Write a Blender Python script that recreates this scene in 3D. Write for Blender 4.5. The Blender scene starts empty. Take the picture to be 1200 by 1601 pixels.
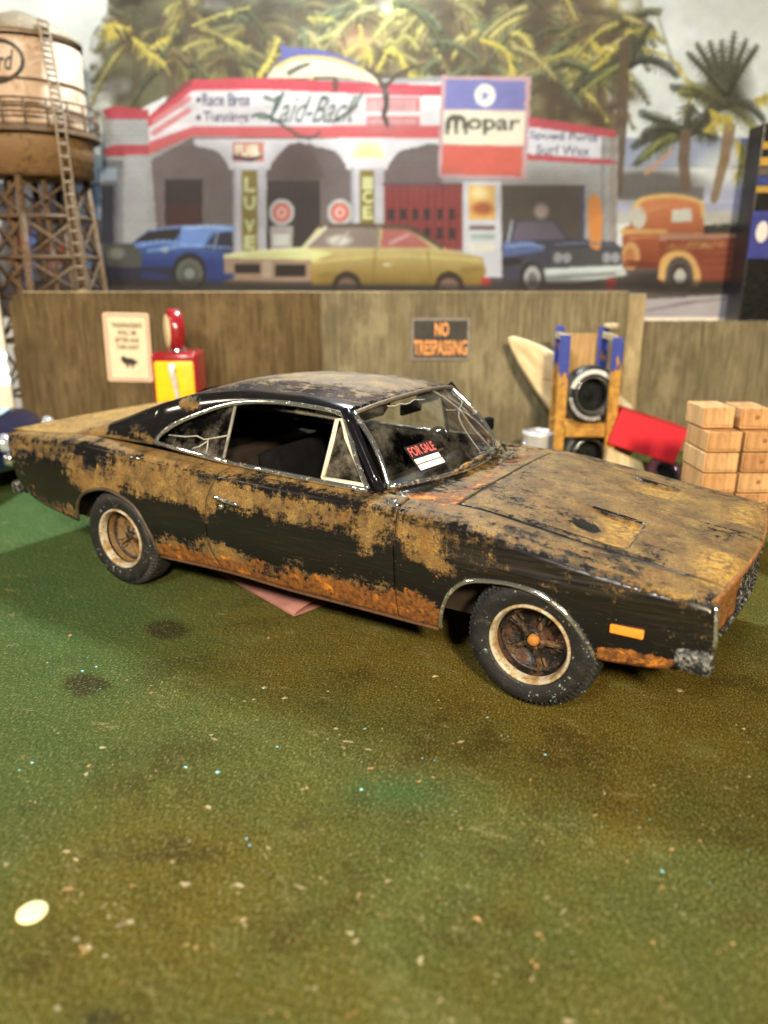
import bpy, bmesh, math, random
import numpy as np
from mathutils import Vector, Matrix

# ------------------------------------------------------------------ camera
SC = bpy.context.scene
COL = SC.collection
F_PX, YAW, PITCH = 1190.2, 2.1262, 0.3044
CAM = np.array([2.6603, -4.1747, 2.0903])
FWD = np.array([math.cos(YAW), math.sin(YAW), 0.0])      # horizontal forward
RGT = np.array([math.sin(YAW), -math.cos(YAW), 0.0])     # horizontal right
ROTZ = YAW - math.pi / 2
cp, sp = math.cos(PITCH), math.sin(PITCH)
cam_d = bpy.data.cameras.new('camera')
cam = bpy.data.objects.new('camera', cam_d)
COL.objects.link(cam)
cam.location = CAM
cam.rotation_euler = Vector((FWD[0]*cp, FWD[1]*cp, -sp)).to_track_quat('-Z', 'Y').to_euler()
cam_d.sensor_fit = 'VERTICAL'
cam_d.sensor_height = 36
cam_d.sensor_width = 27
cam_d.lens = 36 * F_PX / 1601
cam_d.clip_start = 0.05
cam_d.clip_end = 200
cam_d.dof.use_dof = True
cam_d.dof.focus_distance = 4.20
cam_d.dof.aperture_fstop = 0.57
SC.camera = cam

# ------------------------------------------------------------------ world, lamps, exposure
W = bpy.data.worlds.new('World')
SC.world = W
W.use_nodes = True
bg = W.node_tree.nodes['Background']
bg.inputs[0].default_value = (1.0, 0.90, 0.74, 1)
bg.inputs[1].default_value = 0.06
SC.view_settings.view_transform = 'Standard'
SC.view_settings.look = 'None'
SC.view_settings.exposure = 0
SC.view_settings.gamma = 1
SC.render.engine = 'CYCLES'
SC.cycles.use_denoising = True
SC.cycles.max_bounces = 8
SC.cycles.transparent_max_bounces = 12
SC.cycles.sample_clamp_indirect = 6


def lamp(name, loc, aim, size, power, color):
    d = bpy.data.lights.new(name, 'AREA')
    d.shape = 'DISK'
    d.size = size
    d.energy = power
    d.color = color
    o = bpy.data.objects.new(name, d)
    COL.objects.link(o)
    o.location = loc
    o.rotation_euler = (Vector(aim) - Vector(loc)).to_track_quat('-Z', 'Y').to_euler()
    return o


lamp('ceiling_lamp_warm', (10.0, -12.0, 8.6), (0.5, 1.5, 0.8), 1.7, 5100, (1.0, 0.80, 0.52))
lamp('ceiling_lamp_left', (-10.5, -8.0, 7.6), (-2.5, 3.5, 1.6), 1.5, 750, (1.0, 0.86, 0.66))
lamp('ceiling_lamp_cool', (-2.8, 4.0, 7.4), (-0.4, -1.6, 0.0), 1.1, 1300, (0.86, 0.98, 1.0))
lamp('ceiling_lamp_front', (2.5, -11.0, 8.0), (-2.6, 5.0, 3.0), 2.0, 1450, (1.0, 0.95, 0.88))


# ------------------------------------------------------------------ pixel helpers (station frame: S right, D forward, z up)
def sz(px, py, D):
    dx, dy = (px - 600) / F_PX, (800.5 - py) / F_PX
    t = D / (cp + dy * sp)
    return dx * t, CAM[2] + (-sp + dy * cp) * t


def st(S, D, z=0.0):
    p = CAM + RGT * S + FWD * D
    return np.array([p[0], p[1], z])


def ray(px, py):
    dx, dy = (px - 600) / F_PX, (800.5 - py) / F_PX
    v = RGT * dx + FWD * (cp + dy * sp)
    return np.array([v[0], v[1], -sp + dy * cp])


def gp(px, py, z=0.0):
    d = ray(px, py)
    return CAM + d * ((z - CAM[2]) / d[2])


def onplane(px, py, p0, n):
    d = ray(px, py)
    return CAM + d * (np.dot(np.array(p0) - CAM, n) / np.dot(d, n))


# ------------------------------------------------------------------ object helpers
def link(name, me, mat=None, parent=None):
    o = bpy.data.objects.new(name, me)
    COL.objects.link(o)
    if mat is not None:
        me.materials.clear()
        me.materials.append(mat)
    if parent is not None:
        o.parent = parent
    return o


def thing(name, label, cat, loc=(0, 0, 0), rotz=0.0, group=None):
    o = bpy.data.objects.new(name, None)
    o.empty_display_size = 0.1
    COL.objects.link(o)
    o.location = tuple(float(c) for c in loc)
    o.rotation_euler = (0, 0, rotz)
    return tag(o, label, cat, group)


def tag(o, label, cat, group=None):
    o['label'] = label
    o['category'] = cat
    if group:
        o['group'] = group
    return o


def mesh(name, verts, faces, smooth=False):
    me = bpy.data.meshes.new(name)
    me.from_pydata([tuple(map(float, v)) for v in verts], [], [tuple(map(int, f)) for f in faces])
    if smooth:
        me.polygons.foreach_set('use_smooth', [True] * len(me.polygons))
    me.update()
    return me


def grid_faces(nu, nv, off=0, flip=False):
    i = np.arange(nu - 1)[:, None]
    j = np.arange(nv - 1)[None, :]
    a = off + i * nv + j
    f = np.stack([a, a + nv, a + nv + 1, a + 1], -1).reshape(-1, 4)
    return f[:, ::-1] if flip else f


def grid_mesh(name, V, smooth=True, flip=False):
    nu, nv = V.shape[:2]
    return mesh(name, V.reshape(-1, 3), grid_faces(nu, nv, 0, flip), smooth)


def bm_mesh(name, bm, smooth=False):
    me = bpy.data.meshes.new(name)
    bm.to_mesh(me)
    bm.free()
    if smooth:
        me.polygons.foreach_set('use_smooth', [True] * len(me.polygons))
    return me


def add_box(bm, c, s, rot=None, bev=0.0):
    r = bmesh.ops.create_cube(bm, size=1)
    M = Matrix.Translation(Vector([float(a) for a in c])) @ (rot.to_4x4() if rot is not None else Matrix.Identity(4)) @ Matrix.Diagonal((float(s[0]), float(s[1]), float(s[2]), 1))
    bmesh.ops.transform(bm, matrix=M, verts=r['verts'])
    if bev > 0:
        es = list({e for v in r['verts'] for e in v.link_edges})
        bmesh.ops.bevel(bm, geom=es, offset=bev, segments=2, affect='EDGES', profile=0.6)


def box_mesh(name, c, s, rot=None, bev=0.0):
    bm = bmesh.new()
    add_box(bm, c, s, rot, bev)
    return bm_mesh(name, bm)


def tube_geo(pts, r, n=8, closed=False, sq=1.0, caps=True):
    P = np.array(pts, float)
    m = len(P)
    R = np.full(m, r) if np.isscalar(r) else np.array(r, float)
    T = np.zeros_like(P)
    if closed:
        T = np.roll(P, -1, 0) - np.roll(P, 1, 0)
    else:
        T[1:-1] = P[2:] - P[:-2]
        T[0] = P[1] - P[0]
        T[-1] = P[-1] - P[-2]
    T /= np.linalg.norm(T, axis=1)[:, None] + 1e-12
    up = np.array([0, 0, 1.0])
    if abs(T[0] @ up) > .95:
        up = np.array([1.0, 0, 0])
    N = up - T[0] * (T[0] @ up)
    N /= np.linalg.norm(N)
    V = []
    for i in range(m):
        N = N - T[i] * (T[i] @ N)
        N /= np.linalg.norm(N) + 1e-12
        B = np.cross(T[i], N)
        for k in range(n):
            a = 2 * math.pi * k / n
            V.append(P[i] + R[i] * (math.cos(a) * N + sq * math.sin(a) * B))
    Fc = []
    mm = m if closed else m - 1
    for i in range(mm):
        i2 = (i + 1) % m
        for k in range(n):
            k2 = (k + 1) % n
            Fc.append((i * n + k, i * n + k2, i2 * n + k2, i2 * n + k))
    if not closed and caps:
        Fc.append(tuple(range(n))[::-1])
        Fc.append(tuple((m - 1) * n + k for k in range(n)))
    return V, Fc


class Geo:
    def __init__(s):
        s.v, s.f = [], []

    def add(s, g):
        o = len(s.v)
        s.v += [tuple(map(float, a)) for a in g[0]]
        s.f += [tuple(int(i) + o for i in f) for f in g[1]]
        return s

    def tube(s, pts, r, n=8, closed=False, sq=1.0):
        return s.add(tube_geo(pts, r, n, closed, sq))

    def box(s, c, d):
        x, y, z = [float(a) for a in c]
        a, b, h = [float(q) / 2 for q in d]
        v = [(x + i * a, y + j * b, z + k * h) for i in (-1, 1) for j in (-1, 1) for k in (-1, 1)]
        f = [(0, 1, 3, 2), (4, 6, 7, 5), (0, 4, 5, 1), (2, 3, 7, 6), (0, 2, 6, 4), (1, 5, 7, 3)]
        return s.add((v, f))

    def mesh(s, name, smooth=False):
        return mesh(name, s.v, s.f, smooth)


def lathe_geo(prof, n=48, axis='y', mod=None):
    """prof: (radius, along) pairs; revolve about axis"""
    V, Fc = [], []
    m = len(prof)
    for k in range(n):
        a = 2 * math.pi * k / n
        for j, (r, h) in enumerate(prof):
            rr, hh = (r, h) if mod is None else mod(k, j, r, h)
            c, s = rr * math.cos(a), rr * math.sin(a)
            V.append((c, hh, s) if axis == 'y' else (c, s, hh))
    for k in range(n):
        k2 = (k + 1) % n
        for j in range(m - 1):
            f = (k * m + j, k2 * m + j, k2 * m + j + 1, k * m + j + 1)
            Fc.append(f if axis == 'z' else f[::-1])
    return V, Fc


def spline(pts):
    """monotone cubic interpolation through (x, v) pairs"""
    P = np.array(sorted(pts), float)
    x, y = P[:, 0], P[:, 1]
    h = np.diff(x)
    d = np.diff(y) / h
    m = np.zeros(len(x))
    m[0], m[-1] = d[0], d[-1]
    for i in range(1, len(x) - 1):
        if d[i - 1] * d[i] > 0:
            w1, w2 = 2 * h[i] + h[i - 1], h[i] + 2 * h[i - 1]
            m[i] = (w1 + w2) / (w1 / d[i - 1] + w2 / d[i])

    def f(q):
        q = np.clip(np.asarray(q, float), x[0], x[-1])
        i = np.clip(np.searchsorted(x, q) - 1, 0, len(x) - 2)
        t = (q - x[i]) / h[i]
        return ((1 + 2*t)*(1-t)**2*y[i] + t*(1-t)**2*h[i]*m[i] + t*t*(3-2*t)*y[i+1] + t*t*(t-1)*h[i]*m[i+1])
    return f


def catmull(pts, n):
    P = np.array(pts, float)
    P = np.vstack([2*P[0]-P[1], P, 2*P[-1]-P[-2]])
    out = []
    seg = len(P) - 3
    for q in np.linspace(0, seg - 1e-9, n):
        i = int(q)
        t = q - i
        a, b, c, d = P[i:i+4]
        out.append(.5*((2*b) + (-a+c)*t + (2*a-5*b+4*c-d)*t*t + (-a+3*b-3*c+d)*t**3))
    return np.array(out)


def smooth01(x):
    x = np.clip(x, 0, 1)
    return x * x * (3 - 2 * x)


def text_mesh(s, w, h, shear=0.0, bold=0.0, keep=False):
    cu = bpy.data.curves.new('lettering', 'FONT')
    cu.body = s
    cu.align_x = 'CENTER'
    cu.shear = shear
    cu.offset = bold
    cu.resolution_u = 3
    o = bpy.data.objects.new('lettering_tmp', cu)
    COL.objects.link(o)
    dg = bpy.context.evaluated_depsgraph_get()
    dg.update()
    me = bpy.data.meshes.new_from_object(o.evaluated_get(dg))
    bpy.data.objects.remove(o)
    bpy.data.curves.remove(cu)
    n = len(me.vertices)
    co = np.zeros(n * 3)
    me.vertices.foreach_get('co', co)
    co = co.reshape(-1, 3)
    lo, hi = co.min(0), co.max(0)
    co[:, 0] = (co[:, 0] - (lo[0] + hi[0]) / 2) * w / (hi[0] - lo[0])
    co[:, 1] = (co[:, 1] - (lo[1] + hi[1]) / 2) * h / (hi[1] - lo[1])
    co[:, 2] = 0
    me.vertices.foreach_set('co', co.ravel())
    me.materials.clear()
    me.update()
    me.name = 'lettering'
    return me


def text_tris(s, shear=0.0, bold=0.0):
    me = text_mesh(s, 1, 1, shear, bold)
    me.calc_loop_triangles()
    co = np.array([v.co[:2] for v in me.vertices]) + .5
    tr = np.array([t.vertices[:] for t in me.loop_triangles])
    bpy.data.meshes.remove(me)
    return co, tr


# ------------------------------------------------------------------ materials
class G:
    """small node graph writer"""
    def __init__(s, name):
        s.m = bpy.data.materials.new(name)
        s.m.use_nodes = True
        s.t = s.m.node_tree
        s.t.nodes.clear()
        s.out = s.t.nodes.new('ShaderNodeOutputMaterial')
        s.co = None

    def node(s, kind, **kw):
        n = s.t.nodes.new(kind)
        for k, v in kw.items():
            setattr(n, k, v)
        return n

    def put(s, sock, v):
        if hasattr(v, 'is_output'):
            s.t.links.new(v, sock)
        elif isinstance(v, (tuple, list)):
            sock.default_value = tuple(v) + ((1.0,) if len(v) == 3 and len(sock.default_value) == 4 else ())
        else:
            sock.default_value = v

    def obj(s):
        if s.co is None:
            s.co = s.node('ShaderNodeTexCoord').outputs['Object']
        return s.co

    def mapped(s, scale, loc=(0, 0, 0), rot=(0, 0, 0)):
        n = s.node('ShaderNodeMapping')
        s.put(n.inputs['Vector'], s.obj())
        n.inputs['Scale'].default_value = scale
        n.inputs['Location'].default_value = loc
        n.inputs['Rotation'].default_value = rot
        return n.outputs[0]

    def noise(s, scale, detail=5, rough=.55, vec=None, dist=0.0, col=False):
        n = s.node('ShaderNodeTexNoise')
        s.put(n.inputs['Vector'], vec if vec is not None else s.obj())
        n.inputs['Scale'].default_value = scale
        n.inputs['Detail'].default_value = detail
        n.inputs['Roughness'].default_value = rough
        n.inputs['Distortion'].default_value = dist
        return n.outputs['Color' if col else 'Fac']

    def vor(s, scale, vec=None, feature='F1', out='Distance', rnd=1.0):
        n = s.node('ShaderNodeTexVoronoi', feature=feature)
        s.put(n.inputs['Vector'], vec if vec is not None else s.obj())
        n.inputs['Scale'].default_value = scale
        n.inputs['Randomness'].default_value = rnd
        return n.outputs[out]

    def math(s, op, a, b=0.0, c=None, clamp=False):
        n = s.node('ShaderNodeMath', operation=op, use_clamp=clamp)
        s.put(n.inputs[0], a)
        s.put(n.inputs[1], b)
        if c is not None:
            s.put(n.inputs[2], c)
        return n.outputs[0]

    def ramp(s, v, lo, hi, a=0.0, b=1.0):
        n = s.node('ShaderNodeMapRange', interpolation_type='SMOOTHSTEP')
        s.put(n.inputs[0], v)
        n.inputs[1].default_value, n.inputs[2].default_value = lo, hi
        n.inputs[3].default_value, n.inputs[4].default_value = a, b
        return n.outputs[0]

    def mix(s, f, a, b, mode='MIX'):
        n = s.node('ShaderNodeMix', data_type='RGBA', blend_type=mode)
        s.put(n.inputs[0], f)
        s.put(n.inputs[6], a)
        s.put(n.inputs[7], b)
        return n.outputs[2]

    def attr(s, name, ch=None):
        n = s.node('ShaderNodeAttribute', attribute_name=name)
        if ch is None:
            return n.outputs['Color']
        q = s.node('ShaderNodeSeparateColor')
        s.put(q.inputs[0], n.outputs['Color'])
        return q.outputs[ch]

    def sep(s, v):
        q = s.node('ShaderNodeSeparateXYZ')
        s.put(q.inputs[0], v)
        return q.outputs

    def bump(s, h, dist=.01, strength=1.0):
        n = s.node('ShaderNodeBump')
        n.inputs['Strength'].default_value = strength
        n.inputs['Distance'].default_value = dist
        s.put(n.inputs['Height'], h)
        return n.outputs[0]

    def bsdf(s, color, rough=.5, metal=0.0, normal=None, spec=.5, coat=0.0, alpha=None, trans=None, emit=None, estr=0.0, sheen=0.0):
        n = s.node('ShaderNodeBsdfPrincipled')
        s.put(n.inputs['Base Color'], color)
        s.put(n.inputs['Roughness'], rough)
        s.put(n.inputs['Metallic'], metal)
        s.put(n.inputs['Specular IOR Level'], spec)
        s.put(n.inputs['Coat Weight'], coat)
        n.inputs['Coat Roughness'].default_value = .08
        s.put(n.inputs['Sheen Weight'], sheen)
        if normal is not None:
            s.put(n.inputs['Normal'], normal)
        if alpha is not None:
            s.put(n.inputs['Alpha'], alpha)
        if emit is not None:
            s.put(n.inputs['Emission Color'], emit)
            n.inputs['Emission Strength'].default_value = estr
        return n.outputs[0]

    def done(s, sh):
        s.t.links.new(sh, s.out.inputs['Surface'])
        return s.m


def plain(name, c, rough=.5, metal=0.0, var=.25, scale=12, bump=.0, coat=0.0, spec=.5):
    g = G(name)
    n = g.noise(scale, 6, .6)
    k = g.ramp(n, .3, .7)
    col = g.mix(k, tuple(a * (1 - var) for a in c), tuple(min(1, a * (1 + var)) for a in c))
    r = g.ramp(g.noise(scale * 2.3, 4), .3, .7, max(.02, rough * .8), min(1, rough * 1.25))
    nm = g.bump(g.noise(scale * 4, 6, .7), bump) if bump else None
    return g.done(g.bsdf(col, r, metal, nm, spec, coat))


def worn(name, a, b, c, scale=8, rough=(.4, .85), metal=0.0, bump=.006, cov=.5, speck=None):
    """a = original finish, b/c = two tones of rust or dirt that cover part of it"""
    g = G(name)
    n1 = g.noise(scale, 9, .68, dist=.3)
    n2 = g.noise(scale * 4.5, 6, .65)
    m = g.math('MULTIPLY_ADD', n2, .45, g.math('MULTIPLY', n1, .75))
    k = g.ramp(m, .70 - cov * .18 - .05, .70 - cov * .18 + .05)
    rc = g.mix(g.ramp(n2, .35, .65), b, c)
    col = g.mix(k, a, rc)
    if speck is not None:
        sv = g.ramp(g.vor(scale * 7), .05, .12, 1, 0)
        sv = g.math('MULTIPLY', sv, g.ramp(g.noise(scale * 3), .5, .6))
        col = g.mix(sv, col, speck)
    return g.done(g.bsdf(col, g.ramp(k, 0, 1, *rough), g.ramp(k, 0, 1, metal, 0), g.bump(m, bump)))


def body_paint():
    g = G('weathered_black_paint')
    T, R, H = g.attr('wear', 0), g.attr('wear', 1), g.attr('wear', 2)
    n1 = g.noise(6.0, 12, .74, dist=.12)
    n2 = g.noise(30, 8, .72)
    n3 = g.noise(105, 4, .65)
    stv = g.mapped((1.2, 10, 26))
    ns = g.noise(3.0, 6, .6, vec=stv)
    e = g.math('ADD', g.math('MULTIPLY', g.math('SUBTRACT', n1, .5), 1.55), g.math('MULTIPLY', g.math('SUBTRACT', n2, .5), 1.0))
    e = g.math('ADD', e, g.math('MULTIPLY', g.math('SUBTRACT', n3, .5), .55))
    runs = g.noise(2.2, 6, .62, vec=g.mapped((9, 9, 1.6), (2, 5, 1)))
    e = g.math('ADD', e, g.math('MULTIPLY', g.math('SUBTRACT', runs, .5), .75))
    drag = g.noise(2.5, 7, .65, vec=g.mapped((1.1, 12, 12), (8, 2, 2)))
    e = g.math('ADD', e, g.math('MULTIPLY', g.math('SUBTRACT', drag, .5), .85))
    tanv = g.math('ADD', g.math('SUBTRACT', T, .5), e)
    tan = g.math('MULTIPLY', g.ramp(tanv, -.10, .16), .94)
    nr = g.noise(9, 11, .72, vec=g.mapped((1, 1, 1), (3.1, 7.2, 1.7)), dist=.15)
    e2 = g.math('ADD', g.math('MULTIPLY', g.math('SUBTRACT', nr, .5), 1.35), g.math('MULTIPLY', g.math('SUBTRACT', n2, .5), .75))
    rustv = g.math('ADD', g.math('SUBTRACT', R, .5), e2)
    rust = g.ramp(rustv, -.05, .07)
    haze = g.math('MULTIPLY', H, g.ramp(ns, .25, .70))
    scr = g.ramp(g.noise(5, 3, .5, vec=g.mapped((.9, 30, 60))), .62, .72)
    paint = g.mix(haze, (.0065, .0065, .0075), (.015, .0115, .0075))
    paint = g.mix(g.math('MULTIPLY', scr, .45), paint, (.050, .042, .030))
    t1 = g.mix(g.ramp(n2, .32, .68), (.055, .029, .006), (.150, .086, .021))
    t1 = g.mix(g.ramp(n1, .42, .62), t1, g.mix(g.ramp(n3, .35, .65), (.115, .062, .013), (.310, .195, .052)))
    t1 = g.mix(g.ramp(g.noise(11, 7, .7, vec=g.mapped((1, 1, 1), (9, 2, 4))), .60, .72), t1, (.040, .026, .013))
    t1 = g.mix(g.math('MULTIPLY', g.ramp(T, .95, 1.5), g.ramp(n2, .40, .60, .15, 1.0)), t1, (.44, .255, .045))
    t1 = g.mix(g.math('MULTIPLY', g.ramp(nr, .50, .62), .55), t1, (.17, .072, .010))
    r1 = g.mix(g.ramp(n2, .35, .62), (.060, .021, .004), (.22, .078, .008))
    r1 = g.mix(g.ramp(nr, .53, .66), r1, (.56, .20, .018))
    r1 = g.mix(g.ramp(g.noise(26, 5, .7, vec=g.mapped((1, 1, 1), (1, 5, 3))), .60, .68), r1, (.022, .012, .007))
    col = g.mix(tan, paint, t1)
    col = g.mix(rust, col, r1)
    sc2 = g.ramp(g.noise(6, 4, .6, vec=g.mapped((.8, 34, 50), (3, 3, 3))), .60, .70)
    col = g.mix(g.math('MULTIPLY', g.math('MULTIPLY', sc2, tan), .55), col, (.020, .015, .010))
    spk = g.ramp(g.vor(34), .035, .085, 1, 0)
    spk = g.math('MULTIPLY', spk, g.ramp(g.noise(9, 3, .5, vec=g.mapped((1, 1, 1), (4, 4, 9))), .56, .62))
    col = g.mix(g.math('MULTIPLY', spk, .8), col, (.52, .47, .38))
    cov = g.math('MAXIMUM', tan, rust)
    rough = g.math('ADD', g.math('MULTIPLY', cov, .58), g.math('MULTIPLY_ADD', haze, .26, .13))
    hgt = g.math('ADD', g.math('MULTIPLY', cov, .5), g.math('MULTIPLY', g.math('MULTIPLY', n3, cov), .9))
    hgt = g.math('ADD', hgt, g.math('MULTIPLY', n2, g.math('MULTIPLY', cov, .5)))
    return g.done(g.bsdf(col, rough, 0.0, g.bump(hgt, .006, .9), .5))


M = {}
M['paint'] = body_paint()
M['chrome'] = worn('tarnished_chrome', (.80, .82, .84), (.30, .24, .17), (.16, .11, .07), 22, (.10, .55), .95, .0005, .05)
M['cream_trim'] = worn('cream_trim_paint', (.62, .56, .44), (.30, .18, .08), (.42, .30, .16), 26, (.45, .8), 0, .002, .0)
M['pitted_chrome'] = worn('pitted_black_chrome', (.020, .022, .024), (.46, .46, .44), (.05, .05, .048), 30, (.22, .5), .2, .006, .38, (.75, .75, .73))
M['rust'] = worn('orange_rust', (.20, .072, .012), (.035, .018, .009), (.36, .16, .03), 17, (.75, .9), 0, .010, .62)
M['black'] = plain('matt_black', (.004, .004, .0045), .95, 0, .3, 9, spec=.12)
M['dark'] = plain('dark_vinyl', (.005, .005, .006), .45, 0, .3, 14)
M['headliner'] = plain('headliner_cloth', (.007, .0065, .006), .9, 0, .2, 20)
M['amber'] = plain('amber_lens', (.82, .26, .03), .35, 0, .12, 30)
M['red_lens'] = plain('red_lens', (.42, .018, .015), .3, 0, .2, 30)
M['hub_orange'] = worn('rusty_hub', (.36, .135, .018), (.16, .055, .010), (.48, .22, .04), 40, (.6, .8), 0, .004, .4)
M['rim_lip'] = worn('cream_rim_lip', (.40, .36, .27), (.16, .075, .02), (.30, .22, .10), 11, (.4, .8), 0, .008, .50)
M['rim_dark'] = worn('rusty_black_wheel', (.010, .009, .0085), (.085, .030, .010), (.03, .014, .008), 11, (.35, .85), 0, .008, .45, (.5, .42, .2))
M['spoke'] = worn('rusty_spoke', (.022, .016, .012), (.085, .036, .013), (.15, .085, .035), 16, (.4, .8), 0, .006, .4)
M['rim_tan'] = worn('muddy_wheel_dish', (.13, .085, .04), (.06, .034, .015), (.22, .12, .035), 8, (.6, .9), 0, .008, .5)


def tyre_mat():
    g = G('dusty_tyre_rubber')
    n = g.noise(14, 6, .65)
    base = g.mix(g.ramp(n, .45, .75), (.0065, .0065, .007), (.019, .0175, .016))
    d1 = g.ramp(g.noise(46, 3, .75), .635, .69)
    k1 = g.math('MULTIPLY', d1, g.ramp(g.noise(7, 4, .6), .40, .55))
    base = g.mix(g.math('MULTIPLY', k1, .85), base, (.34, .36, .32))
    base = g.mix(g.math('MULTIPLY', g.ramp(g.noise(9, 8, .75, vec=g.mapped((1, 1, 1), (6, 1, 2))), .55, .70), .35), base, (.10, .085, .06))
    d2 = g.ramp(g.noise(24, 3, .7, vec=g.mapped((1, 1, 1), (3, 1, 2))), .64, .68)
    k2 = g.math('MULTIPLY', d2, g.ramp(g.noise(5, 2), .5, .58))
    base = g.mix(k2, base, (.22, .40, .38))
    return g.done(g.bsdf(base, .62, 0, g.bump(g.noise(60, 4), .003)))


M['tyre'] = tyre_mat()


def glass_mat(name, tint=(.86, .88, .88), dirt=.10, refl=1.0):
    g = G(name)
    tr = g.node('ShaderNodeBsdfTransparent')
    tr.inputs[0].default_value = tint + (1,)
    gl = g.node('ShaderNodeBsdfGlossy')
    gl.inputs['Roughness'].default_value = .06
    fr = g.node('ShaderNodeFresnel')
    fr.inputs[0].default_value = 1.45
    mx = g.node('ShaderNodeMixShader')
    g.put(mx.inputs[0], g.math('MULTIPLY', fr.outputs[0], refl))
    g.put(mx.inputs[1], tr.outputs[0])
    g.put(mx.inputs[2], gl.outputs[0])
    df = g.node('ShaderNodeBsdfDiffuse')
    df.inputs[0].default_value = (.55, .50, .40, 1)
    d = g.math('MULTIPLY', g.ramp(g.noise(3.5, 8, .7), .42, .75), dirt)
    sp_ = g.math('MULTIPLY', g.ramp(g.vor(30), .04, .10, 1, 0), g.ramp(g.noise(7, 3), .50, .60))
    d = g.math('MAXIMUM', d, g.math('MULTIPLY', sp_, .75))
    m2 = g.node('ShaderNodeMixShader')
    g.put(m2.inputs[0], d)
    g.put(m2.inputs[1], mx.outputs[0])
    g.put(m2.inputs[2], df.outputs[0])
    return g.done(m2.outputs[0])


M['glass'] = glass_mat('dusty_windscreen_glass', (.80, .83, .82), .16)
M['glass_dirty'] = glass_mat('grimy_side_glass', (.62, .60, .55), .42)
M['crack'] = plain('white_glass_crack', (.36, .35, .31), .6, 0, .2, 30)


# ------------------------------------------------------------------ ground
def ground_mat():
    g = G('green_flock_board')
    B, Dk, Te = g.attr('stain_and_light', 0), g.attr('stain_and_light', 1), g.attr('stain_and_light', 2)  # stains, with car shade and lamp tint painted in as well
    n0 = g.noise(.7, 6, .6)
    n1 = g.noise(3.2, 8, .66)
    n2 = g.noise(95, 5, .8)
    n3 = g.noise(210, 3, .7)
    nb = g.noise(2.0, 9, .72, vec=g.mapped((1, 1, 1), (7, 1, 3)))
    grn = g.mix(g.ramp(n1, .3, .7), (.035, .045, .005), (.072, .081, .011))
    grn = g.mix(g.ramp(n2, .41, .60), g.mix(.62, grn, (.020, .023, .003)), g.mix(.5, grn, (.18, .18, .058)))
    brn = g.mix(g.ramp(n2, .41, .60), (.044, .030, .003), (.165, .122, .020))
    kb = g.ramp(g.math('ADD', g.math('SUBTRACT', B, .5), g.math('MULTIPLY', g.math('SUBTRACT', n1, .5), 1.1)), -.42, .42)
    c = g.mix(kb, grn, brn)
    c = g.mix(g.math('MULTIPLY', g.ramp(nb, .50, .64), .72), c, (.046, .032, .007))
    c = g.mix(g.math('MULTIPLY', g.ramp(nb, .47, .34), .42), c, (.135, .150, .050))
    c = g.mix(g.math('MULTIPLY', Te, g.ramp(n2, .25, .6)), c, (.036, .095, .034))
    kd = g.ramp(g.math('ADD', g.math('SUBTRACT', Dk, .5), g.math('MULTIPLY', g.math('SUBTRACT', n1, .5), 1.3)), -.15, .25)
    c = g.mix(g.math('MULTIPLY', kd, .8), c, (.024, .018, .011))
    wear = g.ramp(g.noise(6, 10, .78, vec=g.mapped((.75, 1.5, 1), (5, 3, 1), (0, 0, .6)), dist=.3), .575, .66)
    c = g.mix(g.math('MULTIPLY', wear, g.ramp(n2, .4, .6, .10, .75)), c, (.30, .25, .12))
    s1 = g.math('MULTIPLY', g.ramp(g.vor(44), .06, .16, 1, 0), g.ramp(g.noise(4, 4, .6, vec=g.mapped((1, 1, 1), (2, 8, 1))), .44, .56))
    c = g.mix(g.math('MULTIPLY', s1, .7), c, (.36, .32, .19))
    gr = g.ramp(n3, .60, .72)
    c = g.mix(g.math('MULTIPLY', gr, .5), c, (.30, .29, .12))
    n4 = g.noise(130, 2, .6, vec=g.mapped((1, .35, 1), (2, 2, 2), (0, 0, .4)))
    c = g.mix(g.math('MULTIPLY', g.ramp(n4, .56, .66), .75), c, g.mix(.5, c, (.36, .36, .15)))
    c = g.mix(g.math('MULTIPLY', g.ramp(n4, .44, .34), .75), c, g.mix(.6, c, (.012, .012, .003)))
    return g.done(g.bsdf(c, 1.0, 0, g.bump(n3, .006, 1.0), .04))


def axis(a, b, lo, hi, step, far):
    core = np.arange(lo, hi + 1e-6, step)
    return np.concatenate([np.linspace(a, lo, far, endpoint=False), core, np.linspace(hi, b, far + 1)[1:]])


gx = axis(-14, 14, -7.0, 4.6, .05, 8)
gy = axis(-10, 12, -4.6, 6.0, .05, 8)
GX, GY = np.meshgrid(gx, gy, indexing='ij')
rng = np.random.default_rng(5)
GZ = np.zeros_like(GX)
gme = grid_mesh('ground', np.stack([GX, GY, GZ], -1), True)
stain_and_light = np.zeros((GX.size, 3))
X_, Y_ = GX.ravel(), GY.ravel()


def gblob(px, py, rx, ry, ch, amt, z=0):
    c = gp(px, py)
    ex = gp(px + rx, py) - c
    ey = gp(px, py - ry) - c
    Mx = np.linalg.inv(np.array([[ex[0], ey[0]], [ex[1], ey[1]]]))
    d = np.stack([X_ - c[0], Y_ - c[1]], 0)
    q = Mx @ d
    stain_and_light[:, ch] += amt * np.exp(-(q[0]**2 + q[1]**2))


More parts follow.
